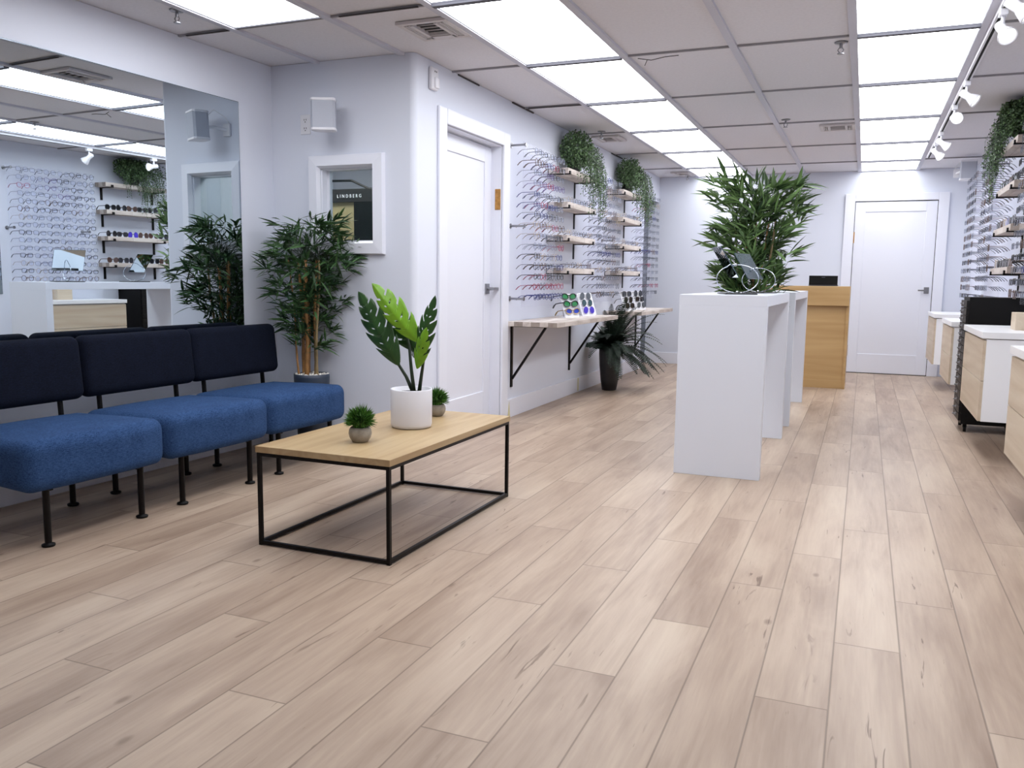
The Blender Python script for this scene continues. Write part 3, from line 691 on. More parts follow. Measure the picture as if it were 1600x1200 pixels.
# ------------------------------------------------------------------ bamboo plants
def blade(mb, p, d, ln, wd, droop, r_, mi=0):
    """lance-shaped leaf, creased along the midrib"""
    d = d.normalized(); up = Vector((0, 0, 1)); s = d.cross(up)
    s = s.normalized() if s.length > .05 else Vector((1, 0, 0)); n = s.cross(d)
    a = r_.uniform(-.9, .9); s, n = s*math.cos(a)+n*math.sin(a), n*math.cos(a)-s*math.sin(a)
    prof = ((0, .12), (.18, .75), (.42, 1), (.72, .62), (1, 0)); vs = []; fs = []
    for u, w_ in prof:
        c = p+d*(ln*u)+Vector((0, 0, -droop*ln*u*u)); k = wd*w_/2
        vs += [c-s*k+n*k*.35, c, c+s*k+n*k*.35]
    for i in range(4):
        o = i*3; fs += [(o, o+1, o+4, o+3), (o+1, o+2, o+5, o+4)]
    mb.add(vs, fs, mi)
def bamboo(name_label, loc, pot_r, pot_h, canes, z_leaf, top, rad, n_branch, seed, cl, leafm, potm, leaf_len=(.07, .125), pot=True, canew=.008, shape=None, n_leaf=(6, 10), up=.35):
    r_ = random.Random(seed)
    t = thing('bamboo_plant', name_label, 'plant', loc)
    if pot:
        MB().lathe([(pot_r*.75, 0), (pot_r*.8, .004), (pot_r, pot_h-.02), (pot_r, pot_h), (pot_r*.94, pot_h), (pot_r*.93, pot_h-.025), (.001, pot_h-.025)], n=40, close=False).build('pot', potm, t, smooth=True)
        pb = MB()
        for i in range(150):
            a = r_.uniform(0, 2*PI); q = pot_r*.9*math.sqrt(r_.random()); pb.ball((q*math.cos(a), q*math.sin(a), pot_h-.022+r_.uniform(0, .018)), r_.uniform(.006, .013), n=4, sq=(1, r_.uniform(.6, 1), r_.uniform(.6, 1.3)))
        tag(pb.build('pebbles', M['pebble'], t, smooth=True), kind='stuff')
    tops = []
    for (x0, y0, x1, y1, r) in canes:
        pts = []; rs = []; n = 14; z0 = pot_h-.03
        for i in range(n+1):
            u = i/n; pts.append((x0+(x1-x0)*u+.006*math.sin(u*7+x0*50), y0+(y1-y0)*u, z0+(top*.86-z0)*u)); rs.append(r*(1-.45*u)*(1.12 if i % 2 else 1))
        MB().tube(pts, rs, 8).build('cane', M['bamboo_stem'] if r_.random() < .6 else M['bamboo_stem2'], t, smooth=True); tops.append(pts)
    f = MB(); tw = MB()
    clumps = [((k*2.4+r_.uniform(-.5, .5)) % (2*PI), (k+.5)/40+r_.uniform(-.02, .02), r_.uniform(.72, 1.06)) for k in range(40)]
    for i in range(n_branch):
        pts = tops[r_.randrange(len(tops))]
        ca, cu, cr_ = clumps[r_.randrange(40)]; u = min(1, max(0, cu+r_.gauss(0, .035))); zz = z_leaf+(top-z_leaf)*(u**.8)
        # point on cane at that height
        k = min(len(pts)-2, max(0, int((zz-pts[0][2])/(pts[-1][2]-pts[0][2])*(len(pts)-1)))); b = Vector(pts[k]); b.z = min(zz, pts[-1][2])
        R = rad*(shape(((zz-z_leaf)/(top-z_leaf))) if shape else 1)
        a = ca+r_.gauss(0, .38); q = R*cr_*math.sqrt(r_.uniform(.05, 1)); e = Vector((math.cos(a)*q, math.sin(a)*q, zz+r_.uniform(-.02, .06)))
        e = cl(e)
        if (e-b).length > .03: tw.tube([b, (b+e)/2+Vector((0, 0, .02)), e], [.0022, .0016, .001], 4)
        out = Vector((math.cos(a), math.sin(a), up)); n = r_.randint(*n_leaf)
        for j in range(n):
            d = Vector((out.x+r_.gauss(0, .75), out.y+r_.gauss(0, .75), out.z+r_.gauss(0, .5)))
            ln = r_.uniform(*leaf_len); p = e+Vector((r_.gauss(0, .012), r_.gauss(0, .012), r_.gauss(0, .012)))
            q_ = cl(p+d.normalized()*ln); dd = q_-p
            if dd.length < .03: continue
            blade(f, p, dd, dd.length, ln*.15, r_.uniform(.0, .25), r_)
    f.build('foliage', leafm, t, smooth=False)
    tw.build('twigs', M['stalk'], t)
    return t
BX, BYp = -2.965, 4.105
def cl1(p):
    p = p.copy(); p.y = min(p.y, YR-BYp-.012); p.y = max(p.y, -.42); p.x = max(p.x, wx(4.0)+.03-BX)
    if p.z < .80 and p.x < .11: p.y = max(p.y, -.12)     # keeps clear of the last chair back
    return p
bamboo('tall bamboo in a dark pot with white pebbles, in the corner beside the blue chairs', (BX, BYp, 0), .103, .435,
       [(-.045, .0, -.06, -.02, .011), (-.03, .02, -.02, .0, .0095), (-.012, -.03, .0, -.04, .013), (.018, .01, .04, .0, .011), (.045, -.02, .09, -.04, .0095), (-.055, -.04, -.1, -.06, .006)],
       .60, 1.27, .29, 190, 4, cl1, M['bamboo'], M['greypot'], (.07, .13), shape=lambda u: .38+.62*min(1, u*1.7) if u < .8 else 1.0-.3*(u-.8)/.2)
def cl2(p):
    p = p.copy()
    if p.z < 1.0: p.y = max(-.185, min(.21, p.y))
    p.y = max(-.13, min(.32, p.y)); return p
bamboo('large dense bamboo plant standing behind the white bar table with mirrors', (-.70, 5.885, 0), .105, .34,
       [(-.03, 0, -.12, .0, .010), (.02, .02, .0, .02, .011), (.03, -.03, .13, -.03, .010), (-.02, -.03, -.04, -.05, .009), (.0, .04, .08, .05, .009)],
          .70, 1.62, .29, 215, 9, cl2, M['bamboo_b'], M['greypot'], (.11, .20), shape=lambda u: .40+.62*min(1, u*1.3), n_leaf=(6, 9), up=.8)
bamboo('palm-like bamboo in a tall pot, seen only in the left end of the wall mirror', (.895, 4.76, 0), .085, .34,
       [(-.02, 0, -.03, .0, .010), (.02, .02, .03, .02, .010), (.0, -.03, .0, -.03, .009)], .9, 1.36, .13, 60, 12,
       lambda p: Vector((max(-.11, min(.09, p.x)), max(-.35, min(.40, p.y)), p.z)), M['bamboo'], M['greypot'], (.12, .2), n_leaf=(5, 7), up=.5)

# ------------------------------------------------------------------ white bar tables
def bar_table(loc, L, W=.435, H=.932, label=''):
    t = thing('bar_table', label, 'table', loc, 0, 'white bar tables in the aisle')
    e = .055
    MB().box(-W/2, W/2, 0, L, H-e, H).build('tabletop', M['white'], t, bevel=.0015)
    for y in (0, L-e): MB().box(-W/2, W/2, y, y+e, 0, H-e).build('side_panel', M['white'], t, bevel=.0015)
    MB().box(-W/2+.02, -W/2+.045, e, L-e, H-e-.15, H-e).build('apron', M['white'], t)
    return t
bt1 = bar_table((-.656, 4.352, 0), 1.31, label='white slab-sided bar table nearest the camera, two tilting mirrors on it')
bt2 = bar_table((-.652, 6.12, 0), 1.36, label='white slab-sided bar table behind the bamboo, in front of the wooden desk')
for c_ in bt1.children:
    if c_.name.startswith('apron'): bpy.data.objects.remove(c_)
for c_ in bt2.children:
    if c_.name.startswith('apron'): bpy.data.objects.remove(c_)
# tilting table mirrors on bent chrome hoops
def table_mirror():
    t = thing('table_mirror', '', 'mirror')
    MB().rbox((0, 0, .004), (.17, .22, .008), .0038, 2).build('base_plate', mat('dark_glass_base', (28, 30, 34), .06), t, smooth=True)
    w_ = MB()
    for a0, a1 in ((-82, 98), (112, 262)):
        w_.tube([(.112*math.cos(math.radians(a0+(a1-a0)*i/20)), 0, .083+.075*math.sin(math.radians(a0+(a1-a0)*i/20))) for i in range(21)], .0026, 8)
    w_.tube([(-.03, 0, .155), (-.015, 0, .158)], .006, 8)
    w_.build('hoop', M['wire'], t, smooth=True)
    k = MB().ball((-.041, 0, .153), .008, n=8).ball((-.015, 0, .158), .008, n=8).ball((.0, 0, .012), .007, n=8); k.build('clamp', M['chrome'], t, smooth=True)
    T = Matrix.Translation((-.068, 0, .172)) @ Matrix.Rotation(math.radians(-32), 4, 'Y')
    MB().box(-.004, .0, -.115, .115, -.095, .095, T=T).build('glass_back', M['mirror_edge'], t)
    MB().add([T @ Vector(p) for p in ((-.0045, -.114, -.094), (-.0045, .114, -.094), (-.0045, .114, .094), (-.0045, -.114, .094), (-.004, -.114, -.094), (-.004, .114, -.094), (-.004, .114, .094), (-.004, -.114, .094))],
             [(0, 3, 2, 1), (0, 1, 5, 4), (1, 2, 6, 5), (2, 3, 7, 6), (3, 0, 4, 7)]).build('mirror_glass', M['mirror'], t)
    return t
t1 = table_mirror(); t1.location = (-.635, 4.70, .932); t1.rotation_euler = (0, 0, .35); tag(t1, 'tilting rectangular mirror on chrome hoops, nearer end of the white bar table', 'mirror', 'tilting mirrors on the bar table')
t2 = copy_tree(t1); t2.location = (-.60, 5.36, .932); t2.rotation_euler = (0, 0, -.3); tag(t2, 'tilting rectangular mirror on chrome hoops, farther end of the white bar table', 'mirror', 'tilting mirrors on the bar table')
t2.scale = (.95,)*3

# ------------------------------------------------------------------ reception desk
t = thing('reception_desk', 'light wood reception desk with an overhanging front band, in front of the back door', 'desk', (-.705, 8.53, 0))
W = 1.16
MB().box(-W/2, W/2, .0, .03, .786, .968).build('front_band', M['desk'], t, bevel=.002)
MB().box(-W/2, W/2-.02, .05, .075, 0.07, .79).build('front_panel', M['desk'], t, bevel=.001)
MB().box(-W/2, W/2-.018, .04, .058, 0, .075).build('plinth', M['desk'], t, bevel=.001)
for x in (-W/2, W/2-.022): MB().box(x, x+.022, .03, .50, 0, .968).build('side_panel', M['desk'], t, bevel=.001)
MB().box(-W/2+.022, W/2-.022, .03, .24, .945, .968).build('counter_ledge', M['desk'], t, bevel=.001)
MB().box(-W/2+.022, W/2-.022, .10, .50, .70, .72).build('worktop', M['desk'], t)
lp = thing('laptop', 'black laptop standing open on the wooden reception desk, its lid toward the camera', 'laptop', (-.368, 8.60, .968))
MB().rbox((0, .09, .007), (.262, .17, .012), .005, 2).build('base', M['f_silver'], lp, smooth=True)
MB().box(-.128, .128, -.004, .004, .012, .098).build('lid', M['blackpaint'], lp, bevel=.002)
MB().box(-.016, .016, -.0052, -.004, .080, .085).build('badge', M['f_silver'], lp)

# ------------------------------------------------------------------ cabinets along the right wall
def cabinet(y0, y1, z0, z1, label, x0=.62, xw=None, drawers=2):
    t = thing('drawer_cabinet', label, 'cabinet', (x0, y0, 0), 0, 'white floating drawer cabinets along the right wall'); D = (xw or XR)-x0; L = y1-y0
    D -= .004; MB().box(.016, D, 0, L, z0, z1-.04).build('body', M['counter'], t, bevel=.001)
    hgt = (z1-.045-z0)
    for k in range(drawers):
        a = z0+hgt*k/drawers+.002; b = z0+hgt*(k+1)/drawers-.002
        MB().box(0, .016, .001, L-.001, a, b).build('drawer', M['drawer'], t, bevel=.001)
    MB().box(-.008, D, -.008, L+.008, z1-.036, z1).build('worktop', M['counter'], t, bevel=.002)
    return t
cabinet(5.285, 6.22, .245, .742, 'floating cabinet with two pale wood drawers, just in front of the black drawer tower')
cabinet(3.25, 4.30, .25, .735, 'nearest floating cabinet, cut off by the right edge of the photo')
cabinet(7.10, 7.90, .25, .722, 'floating wood-drawer cabinet directly behind the black drawer tower')
cabinet(8.82, 9.66, .25, .722, 'farthest floating wood-drawer cabinet, beside the back door')
# the far cabinets stand off the wall on a low plinth
t = thing('wooden_block', 'small pale wooden box on the cabinet in front of the black drawer tower', 'box', (.90, 5.68, .742)); MB().box(-.09, .1, -.08, .08, 0, .10).build('box', M['drawer'], t, bevel=.002)
# black tower of shallow drawers on castors
t = thing('drawer_tower', 'tall black tower of shallow drawers with metal pulls, on castors', 'cabinet', (.635, 6.43, 0))
TY = .36; TX = .37
MB().box(.02, TX, 0, TY, .055, .915).build('body', M['blackpaint'], t, bevel=.002)
nd = 16; hh = (.895-.075)/nd
dm = mat('dark_drawer', (22, 20, 21), .45, .2, spec=.3)
for k in range(nd):
    z = .075+hh*k
    dr = MB().box(.004, .02, .006, TY-.006, z+.003, z+hh-.003).build('drawer', dm, t)
    h = MB(); zz = z+hh*.55
    h.box(.0, .004, .16, .20, zz-.008, zz+.008); h.tube([(0, .18, zz), (-.012, .18, zz)], .004, 8); h.ball((-.013, .18, zz), .006, n=6)
    h.build('pull', M['nickel'], dr)
for x, y in ((.05, .03), (.05, TY-.03), (TX-.03, .03), (TX-.03, TY-.03)):
    MB().tube([(x-.009, y, .022), (x+.009, y, .022)], .022, 16).box(x-.012, x+.012, y-.004, y+.012, .03, .056).build('castor', M['blackpaint'], t)

# ------------------------------------------------------------------ track light
t = thing('track_rail', 'long white track rail on the ceiling beside the right row of light panels', 'track light', (.487, 3.9, HC))
MB().box(-.017, .017, 0, 5.2, -.022, .004).build('rail', M['whiteplastic'], t, bevel=.002)
MB().box(-.006, .006, .01, 5.19, -.0235, -.0215).build('slot', M['dark'], t)
def spot(y, yaw, tilt, label):
    t = thing('track_spotlight', label, 'spotlight', (.487, y, HC-.022), 0, 'white spotlights on the ceiling track')
    MB().box(-.017, .017, -.03, .03, -.028, 0).build('adapter', M['whiteplastic'], t, bevel=.004)
    MB().tube([(0, 0, -.028), (0, 0, -.075)], .008, 10).ball((0, 0, -.078), .012).build('stem', M['whiteplastic'], t, smooth=True)
    T = Matrix.Translation((0, 0, -.082)) @ Matrix.Rotation(yaw, 4, 'Z') @ Matrix.Rotation(tilt, 4, 'Y')
    MB().lathe([(.001, -.038), (.018, -.038), (.021, -.034), (.021, .016), (.025, .024), (.040, .062), (.040, .068), (.036, .066), (.030, .05), (.001, .045)], n=24, T=T, close=False).build('lamp_head', M['whiteplastic'], t, smooth=True)
    MB().lathe([(.001, .058), (.034, .060)], n=20, T=T, close=False).build('bulb', emis('bulb_glow', (1, .98, .93), 4.5) if 'bulb_glow' not in bpy.data.materials else bpy.data.materials['bulb_glow'], t)
    return t
for args in ((4.02, -.2, 2.25, 'white track spotlight nearest the top right corner, lit face turned down'), (4.36, -1.2, 2.3, 'second white track spotlight from the camera, its shade tipped down'),
             (5.78, -.3, 2.2, 'third white track spotlight from the camera'), (6.52, -1.4, 1.75, 'fourth white track spotlight, facing the camera'),
             (7.60, -.3, 2.2, 'fifth white track spotlight from the camera'), (8.15, -.6, 2.3, 'farthest white track spotlight on the rail')): spot(*args)

# ------------------------------------------------------------------ eyeglasses
def rim_path(kind, side, w_=.050, h=.046, gap=.017):
    cx = side*(w_/2+gap/2+.002); out = []
    n = 18
    for i in range(n):
        a = 2*PI*i/n; c, s = math.cos(a), math.sin(a)
        if kind == 'round': x, z = c*w_*.46, s*h*.56
        elif kind == 'rect': x, z = (abs(c)**.5)*math.copysign(1, c)*w_*.5, (abs(s)**.6)*math.copysign(1, s)*h*.40
        elif kind == 'cat': x = c*w_*.5; z = s*h*.46+(max(0, c*side)*h*.16 if s > -.2 else 0)
        elif kind == 'sport': x = c*w_*.60+side*.004; z = (abs(s)**.8)*math.copysign(1, s)*h*.40 + side*c*h*.06
        elif kind == 'aviator': x = c*w_*.5; z = s*h*.56 - (.004 if s < 0 else 0); x += -side*(s*.003)
        else: x, z = (abs(c)**.8)*math.copysign(1, c)*w_*.5, (abs(s)**.8)*math.copysign(1, s)*h*.46
        out.append((cx+x, 0, z))
    return out
GL = {}
def glasses_parts(kind, thick, wide=1.0):
    fr = MB(); lens = []; 
    for sd in (-1, 1):
        p = rim_path(kind, sd, .050*wide, .046*wide); fr.tube(p, thick, 5, closed=True)
        lens.append(MB().add([(q[0], .0008, q[2]) for q in p]+[(q[0], -.0008, q[2]) for q in p], [tuple(range(18)), tuple(reversed(range(18, 36)))]+[(i, (i+1) % 18, 18+(i+1) % 18, 18+i) for i in range(18)]))
    fr.tube([(-.011, 0, .006), (0, -.002, .011), (.011, 0, .006)], thick*.9, 5)
    xo = .050*wide+.0105+.002
    for sd in (-1, 1): fr.tube([(sd*(xo-.004), 0, .010), (sd*(xo+.004), .002, .010), (sd*(xo+.004), .008, .010)], thick*1.1, 5)
    tem = []
    for sd in (-1, 1):
        x = sd*(xo+.004); tem.append(MB().tube([(x, .006, .010), (x, .06, .010), (x*.985, .095, .008), (x*.97, .115, -.004), (x*.96, .132, -.022)], [thick*1.1, thick*.9, thick*1.0, thick*1.5, thick*1.3], 5))
    return fr, lens, tem
def merge(mbs):
    """several builders into one mesh, each with its own material slot"""
    o = MB()
    for i, m_ in enumerate(mbs):
        for q in (m_ if isinstance(m_, list) else [m_]): o.add(q.v, q.f, i)
    return o
FRAMES = [('black', 'rect', .0019, 'black'), ('silver', 'soft', .0010, 'silver wire'), ('navy', 'soft', .0017, 'dark blue'), ('red', 'cat', .0017, 'dark red'), ('gunmetal', 'rect', .0011, 'grey metal'),
          ('tortoise', 'round', .0018, 'brown'), ('clear', 'soft', .0015, 'pale clear'), ('gold', 'round', .0010, 'fine gold'), ('black', 'round', .0013, 'thin black'), ('violet', 'cat', .0015, 'violet')]
simple = []; parted = []
for (c_, k_, th, nm) in FRAMES:
    fr, le, te = glasses_parts(k_, th*1.25)
    mg = merge([[fr]+te, le])
    me_o = mg.build('eyeglasses', [M['f_'+c_], M['lens']]); simple.append(me_o.data); bpy.data.objects.remove(me_o)
    pf = fr.build('x', M['f_'+c_]); pl = [q.build('x', M['lens']) for q in le]; pt = [q.build('x', M['f_'+c_]) for q in te]
    parted.append((pf.data, [q.data for q in pl], [q.data for q in pt]))
    for o_ in [pf]+pl+pt: bpy.data.objects.remove(o_)
def obj_of(name, me, parent=None, loc=(0, 0, 0), rot=(0, 0, 0)):
    o = bpy.data.objects.new(name, me); COL.objects.link(o); o.location = loc; o.rotation_euler = rot
    if parent: o.parent = parent
    return o
def place_glasses(v, loc, rz, label, group, parts=False, tilt=0, cat='glasses', name='eyeglasses'):
    if parts:
        f, ls, ts = parted[v]
        o = obj_of(name, f, None, loc, (tilt, 0, rz))
        for q in ls: obj_of('lens', q, o)
        for q in ts: obj_of('temple', q, o)
    else: o = obj_of(name, simple[v], None, loc, (tilt, 0, rz))
    return tag(o, label, cat, group)
def rack(xp, out, y0, y1, z0, dz, rows, ncol, where, group, seed, parts=False, weights=None, slots=True):
    """rows of glasses whose temples pass through an acrylic sheet; out = +1 faces +X, -1 faces -X"""
    r_ = random.Random(seed); rz = PI/2 if out > 0 else -PI/2; n = 0
    for i in range(rows):
        z = z0-dz*i
        rowv = r_.choice(range(len(FRAMES)))
        for j in range(ncol):
            y = y0+(y1-y0)*(j+.5)/ncol+r_.uniform(-.006, .006)
            v = rowv if r_.random() < .35 else r_.choices(range(len(FRAMES)), weights or [1]*len(FRAMES))[0]
            lab = '%s eyeglasses, %s row down, %s from near end, %s' % (FRAMES[v][3], ORD[i], ORD[j], where)
            place_glasses(v, (xp+out*(.072+r_.uniform(-.006, .006)), y, z+r_.uniform(-.003, .003)), rz+r_.uniform(-.05, .05), lab, group, parts, 0); n += 1
def acrylic(x, out, y0, y1, z0, z1, label, rods):
    t = thing('acrylic_panel', label, 'display panel', (x, y0, z0), 0, 'clear acrylic frame display panels')
    MB().box(-.003, .003, 0, y1-y0, 0, z1-z0).build('sheet', M['acrylic'], t)
    wl = XL if out > 0 else XR
    for (ry, rz_) in rods:
        MB().tube([(wl-x, ry-y0, rz_-z0), (out*.012, ry-y0, rz_-z0)], .0075, 10).tube([(wl-x, ry-y0, rz_-z0), (wl-x+out*.006, ry-y0, rz_-z0)], .018, 12).tube([(out*.006, ry-y0, rz_-z0), (out*.014, ry-y0, rz_-z0)], .014, 12).build('standoff', M['nickel'], t)
    return t
XA = XL+.10
acrylic(XA, 1, 5.58, 6.26, .80, 1.945, 'clear acrylic frame panel nearest the left wall door', [(5.60, 1.925), (5.60, 1.37), (5.60, .86), (6.20, .86)])
acrylic(XA, 1, 7.12, 7.92, .80, 1.945, 'clear acrylic frame panel between the two stacks of left wall shelves', [(7.16, .86), (7.86, .86), (7.86, 1.37)])
acrylic(XA, 1, 8.75, 9.56, .80, 1.945, 'clear acrylic frame panel at the far end of the left wall', [(8.8, .86)])
rack(XA, 1, 5.62, 6.25, 1.885, .0722, 15, 5, 'panel beside the left door', 'frames on the near left panel', 11, True, [3, 2, 2.5, 2.5, 1, 1, 1.5, .5, 2, .8])
rack(XA, 1, 7.14, 7.90, 1.885, .0722, 15, 5, 'middle left panel', 'frames on the middle left panel', 12, False, [2, 3, .4, .1, 3, 1, 1, 1, 3, .3])
rack(XA, 1, 8.78, 9.54, 1.885, .0722, 15, 4, 'far left panel', 'frames on the far left panel', 13, False, [2, 3, .4, .1, 3, 1, 1, 1, 3, .3])
XB = XR-.10
acrylic(XB, -1, 5.22, 6.10, .88, 2.00, 'clear acrylic frame panel on the right wall seen in the mirror, nearest the camera', [(5.26, 1.97), (5.26, 1.42), (6.04, 1.42)])
acrylic(XB, -1, 7.06, 7.86, .80, 1.98, 'clear acrylic frame panel on the right wall above the cabinet behind the black tower', [(7.82, 1.95), (7.82, .86)])
acrylic(XB, -1, 8.20, 9.0, .80, 1.98, 'clear acrylic frame panel on the right wall closest to the back door', [(8.24, .86), (8.96, .86)])
rack(XB, -1, 5.26, 6.08, 1.955, .072, 15, 6, 'near right panel', 'frames on the near right panel', 14, False, [2, 3, .4, .3, 2, 1.4, 1, 1, 2.5, .2])
# the remaining frames, on the two far right panels and a panel beside the camera
rest = MB(); r_ = random.Random(15); rm = [M['f_'+k] for k in ('black', 'silver', 'gunmetal', 'tortoise', 'clear')]+[M['lens']]
base_g = {}
for mi, kd in enumerate(('rect', 'soft', 'rect', 'round', 'soft')): base_g[mi] = glasses_parts(kd, .0015)
for (ya, yb, nc, z0) in ((7.10, 7.84, 5, 1.93), (8.22, 8.98, 5, 1.93), (.1, 1.6, 8, 1.95)):
    for i in range(15):
        z = z0-.0735*i
        for j in range(nc):
            mi = r_.randrange(5); fr, le, te = base_g[mi]; y = ya+(yb-ya)*(j+.5)/nc
            T = Matrix.Translation((XB-.075, y, z)) @ Matrix.Rotation(-PI/2+r_.uniform(-.06, .06), 4, 'Z')
            for q in [fr]+te: rest.add(q.v, q.f, mi, T)
            for q in le: rest.add(q.v, q.f, 5, T)
tag(rest.build('eyeglasses_display', rm), 'rows of eyeglasses on the acrylic panels at the far end of the right wall', 'glasses', kind='stuff')
acrylic(XB, -1, .1, 1.6, .88, 2.00, 'clear acrylic frame panel on the right wall close to the camera, out of view', [(.14, 1.97), (1.56, .92)])

# ------------------------------------------------------------------ sunglasses with parts
def sunglasses(kind, frame, lens, thick=.0022, wide=1.05):
    fr, le, te = glasses_parts(kind, thick, wide)
    t = thing('sunglasses', '', 'sunglasses')
    fr.build('frame', M['f_'+frame], t)
    for q in le: q.build('lens', M['l_'+lens], t)
    for q in te: q.build('temple', M['f_'+frame], t)
    return t
SG = [sunglasses(*a) for a in (('soft', 'black', 'dark', .0032), ('round', 'black', 'dark', .0024), ('cat', 'tortoise', 'brown', .003), ('aviator', 'gunmetal', 'purple', .0015), ('rect', 'black', 'dark', .0034), ('aviator', 'gold', 'brown', .0014),
                               ('sport', 'black', 'green', .0046, 1.16), ('sport', 'gold', 'blue', .004, 1.10), ('aviator', 'silver', 'grey', .0014), ('round', 'black', 'teal', .0016), ('aviator', 'violet', 'purple', .0014))]
SGN = ['black-framed dark', 'round black', 'brown tortoiseshell', 'purple-lensed aviator', 'thick rectangular black', 'gold-rimmed brown', 'green-mirrored sport', 'blue-mirrored', 'grey-lensed aviator', 'round teal-black', 'purple-lensed aviator']
used = set()
def put_sun(v, loc, rot, label, group):
    o = SG[v] if v not in used else copy_tree(SG[v]); used.add(v)
    o.location = loc; o.rotation_euler = rot; return tag(o, label, 'sunglasses', group)

# ------------------------------------------------------------------ wall shelves
def shelf(x_wall, out, y0, y1, ztop, label, group, depth=.175, by=None, post=(1, 1)):
    t = thing('wall_shelf', label, 'shelf', (x_wall, y0, ztop), 0, group); L = y1-y0
    a, b = sorted((out*.012, out*depth)); MB().box(a, b, 0, L, -.042, 0).build('board', M['board'], t, bevel=.002)
    for bi, y in enumerate(by or (.075, L-.075)):
        k = MB(); p, q = sorted((0, out*.008)); k.box(p, q, y-.0125, y+.0125, -.17 if post[bi] else -.05, -.0)
        p, q = sorted((0, out*(depth+.012))); k.box(p, q, y-.0125, y+.0125, -.050, -.042)
        p, q = sorted((out*depth+out*.001, out*(depth+.010))); k.box(p, q, y-.0125, y+.0125, -.050, -.022)
        k.build('bracket', M['blackmetal'], t)
    return t
ZL = [1.858, 1.60, 1.345, 1.09]; ZN = ['topmost', 'second', 'third', 'lowest']
for i, z in enumerate(ZL):
    shelf(XL, 1, 6.33, 7.08, z, '%s whitewashed wood shelf in the nearer stack on the left wall' % ZN[i], 'wood shelves on the left wall', by=(.03, .68), post=(0, 1))
    shelf(XL, 1, 7.96, 8.70, z, '%s whitewashed wood shelf in the farther stack on the left wall' % ZN[i], 'wood shelves on the left wall', by=(.03, .68), post=(0, 1))
ZR = [1.93, 1.655, 1.385, 1.115]
for i, z in enumerate(ZR):
    shelf(XR, -1, 6.20, 6.98, z, '%s whitewashed wood shelf on the right wall' % ZN[i], 'wood shelves on the right wall')
# eyeglasses lying open on the lower left shelves
r_ = random.Random(21)
for s_, (ya, yb, nm) in enumerate(((6.38, 7.05, 'nearer'), (8.02, 8.66, 'farther'))):
    for i in (1, 2, 3):
        for j in range(5):
            v = [7, 1, 4, 8, 7][j] if i < 3 else [1, 8, 7, 4, 5][j]; y = ya+(yb-ya)*(j+.5)/5
            place_glasses(v, (XL+.155, y, ZL[i]+.0215), PI/2+r_.uniform(-.08, .08), '%s eyeglasses, %s from the near end of the %s shelf, %s stack' % (FRAMES[v][3], ORD[j], ZN[i], nm), 'frames on the left wall shelves', s_ == 0)
for i in (1, 2, 3):
    for j in range(6):
        v = [[0, 1, 2, 4, 1, 0], [1, 4, 3, 5, 2, 0], [2, 0, 1, 4, 0, 5]][i-1][j]; y = 6.20+.78*(j+.5)/6
        q_ = put_sun(v, (XR-.150, y, ZR[i]+.027), (0, 0, -PI/2+.05*math.sin(j*3)), '%s sunglasses, %s from the near end of the %s right wall shelf' % (SGN[v], ORD[j], ZN[i]), 'sunglasses on the right wall shelves'); q_.scale = (1.0, 1, 1.15)

# ------------------------------------------------------------------ long bench shelves on triangular brackets
def bench(y0, y1, label, bys):
    t = thing('bench_shelf', label, 'shelf', (XL, y0, .70), 0, 'bench shelves on the left wall'); L = y1-y0; D = .39
    MB().box(.004, D, 0, L, -.034, 0).build('board', M['board'], t, bevel=.002)
    for y in bys:
        y -= y0; k = MB().box(0, .012, y-.013, y+.013, -.48, -.034).bar((.012, y, -.42), (D*.68, y, -.042), .016).box(.0, D*.72, y-.010, y+.010, -.042, -.034)
        k.build('bracket', M['blackmetal'], t)
    return t
bench(5.54, 7.10, 'long whitewashed wood bench shelf on black brackets, nearer the camera', (5.64, 6.95))
bench(7.95, 9.36, 'whitewashed wood bench shelf on black brackets at the far end of the left wall', (8.15, 9.25))
# leaning white display cards with sunglasses
def riser(loc, rz, label, w_=.155, h=.20):
    t = thing('sunglasses_stand', label, 'display stand', loc, rz, 'white sunglasses stands')
    T = Matrix.Rotation(-.38, 4, 'X')
    MB().box(-w_/2, w_/2, -.003, .003, 0, h, T=T).build('card', M['card'], t)
    MB().box(-w_/2, w_/2, 0, .09, 0, .004).bar((0, .085, .002), (0, .066, h*.85), .05, .004).build('support', M['card'], t)
    return t
def on_riser(loc, rz, k, v, label, group, h=.20):
    d = .055+k*.062; off = Vector((0, d*math.sin(.38)-.022, d*math.cos(.38))); off.rotate(Euler((0, 0, rz)))
    put_sun(v, Vector(loc)+off, (-.12, 0, rz), label, group)
RZ = 1.12
A = (-2.13, 6.40, .70); riser(A, RZ, 'white leaning card holding the green-mirrored sunglasses')
for k, v, l_ in ((2, 6, 'green-mirrored black sport sunglasses at the top of the nearer white card'), (1, 6, 'green-mirrored black sport sunglasses in the middle of the nearer white card'), (0, 7, 'blue-mirrored sunglasses with tan frame, bottom of the nearer white card')): on_riser(A, RZ, k, v, l_, 'sunglasses on the near bench shelf')
B = (-2.12, 6.80, .70); riser(B, RZ, 'white leaning card holding the purple-lensed sunglasses')
for k, v, l_ in ((2, 8, 'grey aviator sunglasses at the top of the second white card'), (1, 9, 'small round dark sunglasses in the middle of the second white card'), (0, 10, 'purple-lensed sunglasses at the bottom of the second white card')): on_riser(B, RZ, k, v, l_, 'sunglasses on the near bench shelf')
riser((-2.17, 7.0, .70), RZ, 'empty white leaning card at the far end of the near bench shelf')
Cc = (-2.14, 8.22, .70); riser(Cc, RZ, 'white leaning card on the far bench shelf, nearer one')
Dd = (-2.12, 8.60, .70); riser(Dd, RZ, 'white leaning card on the far bench shelf, farther one')
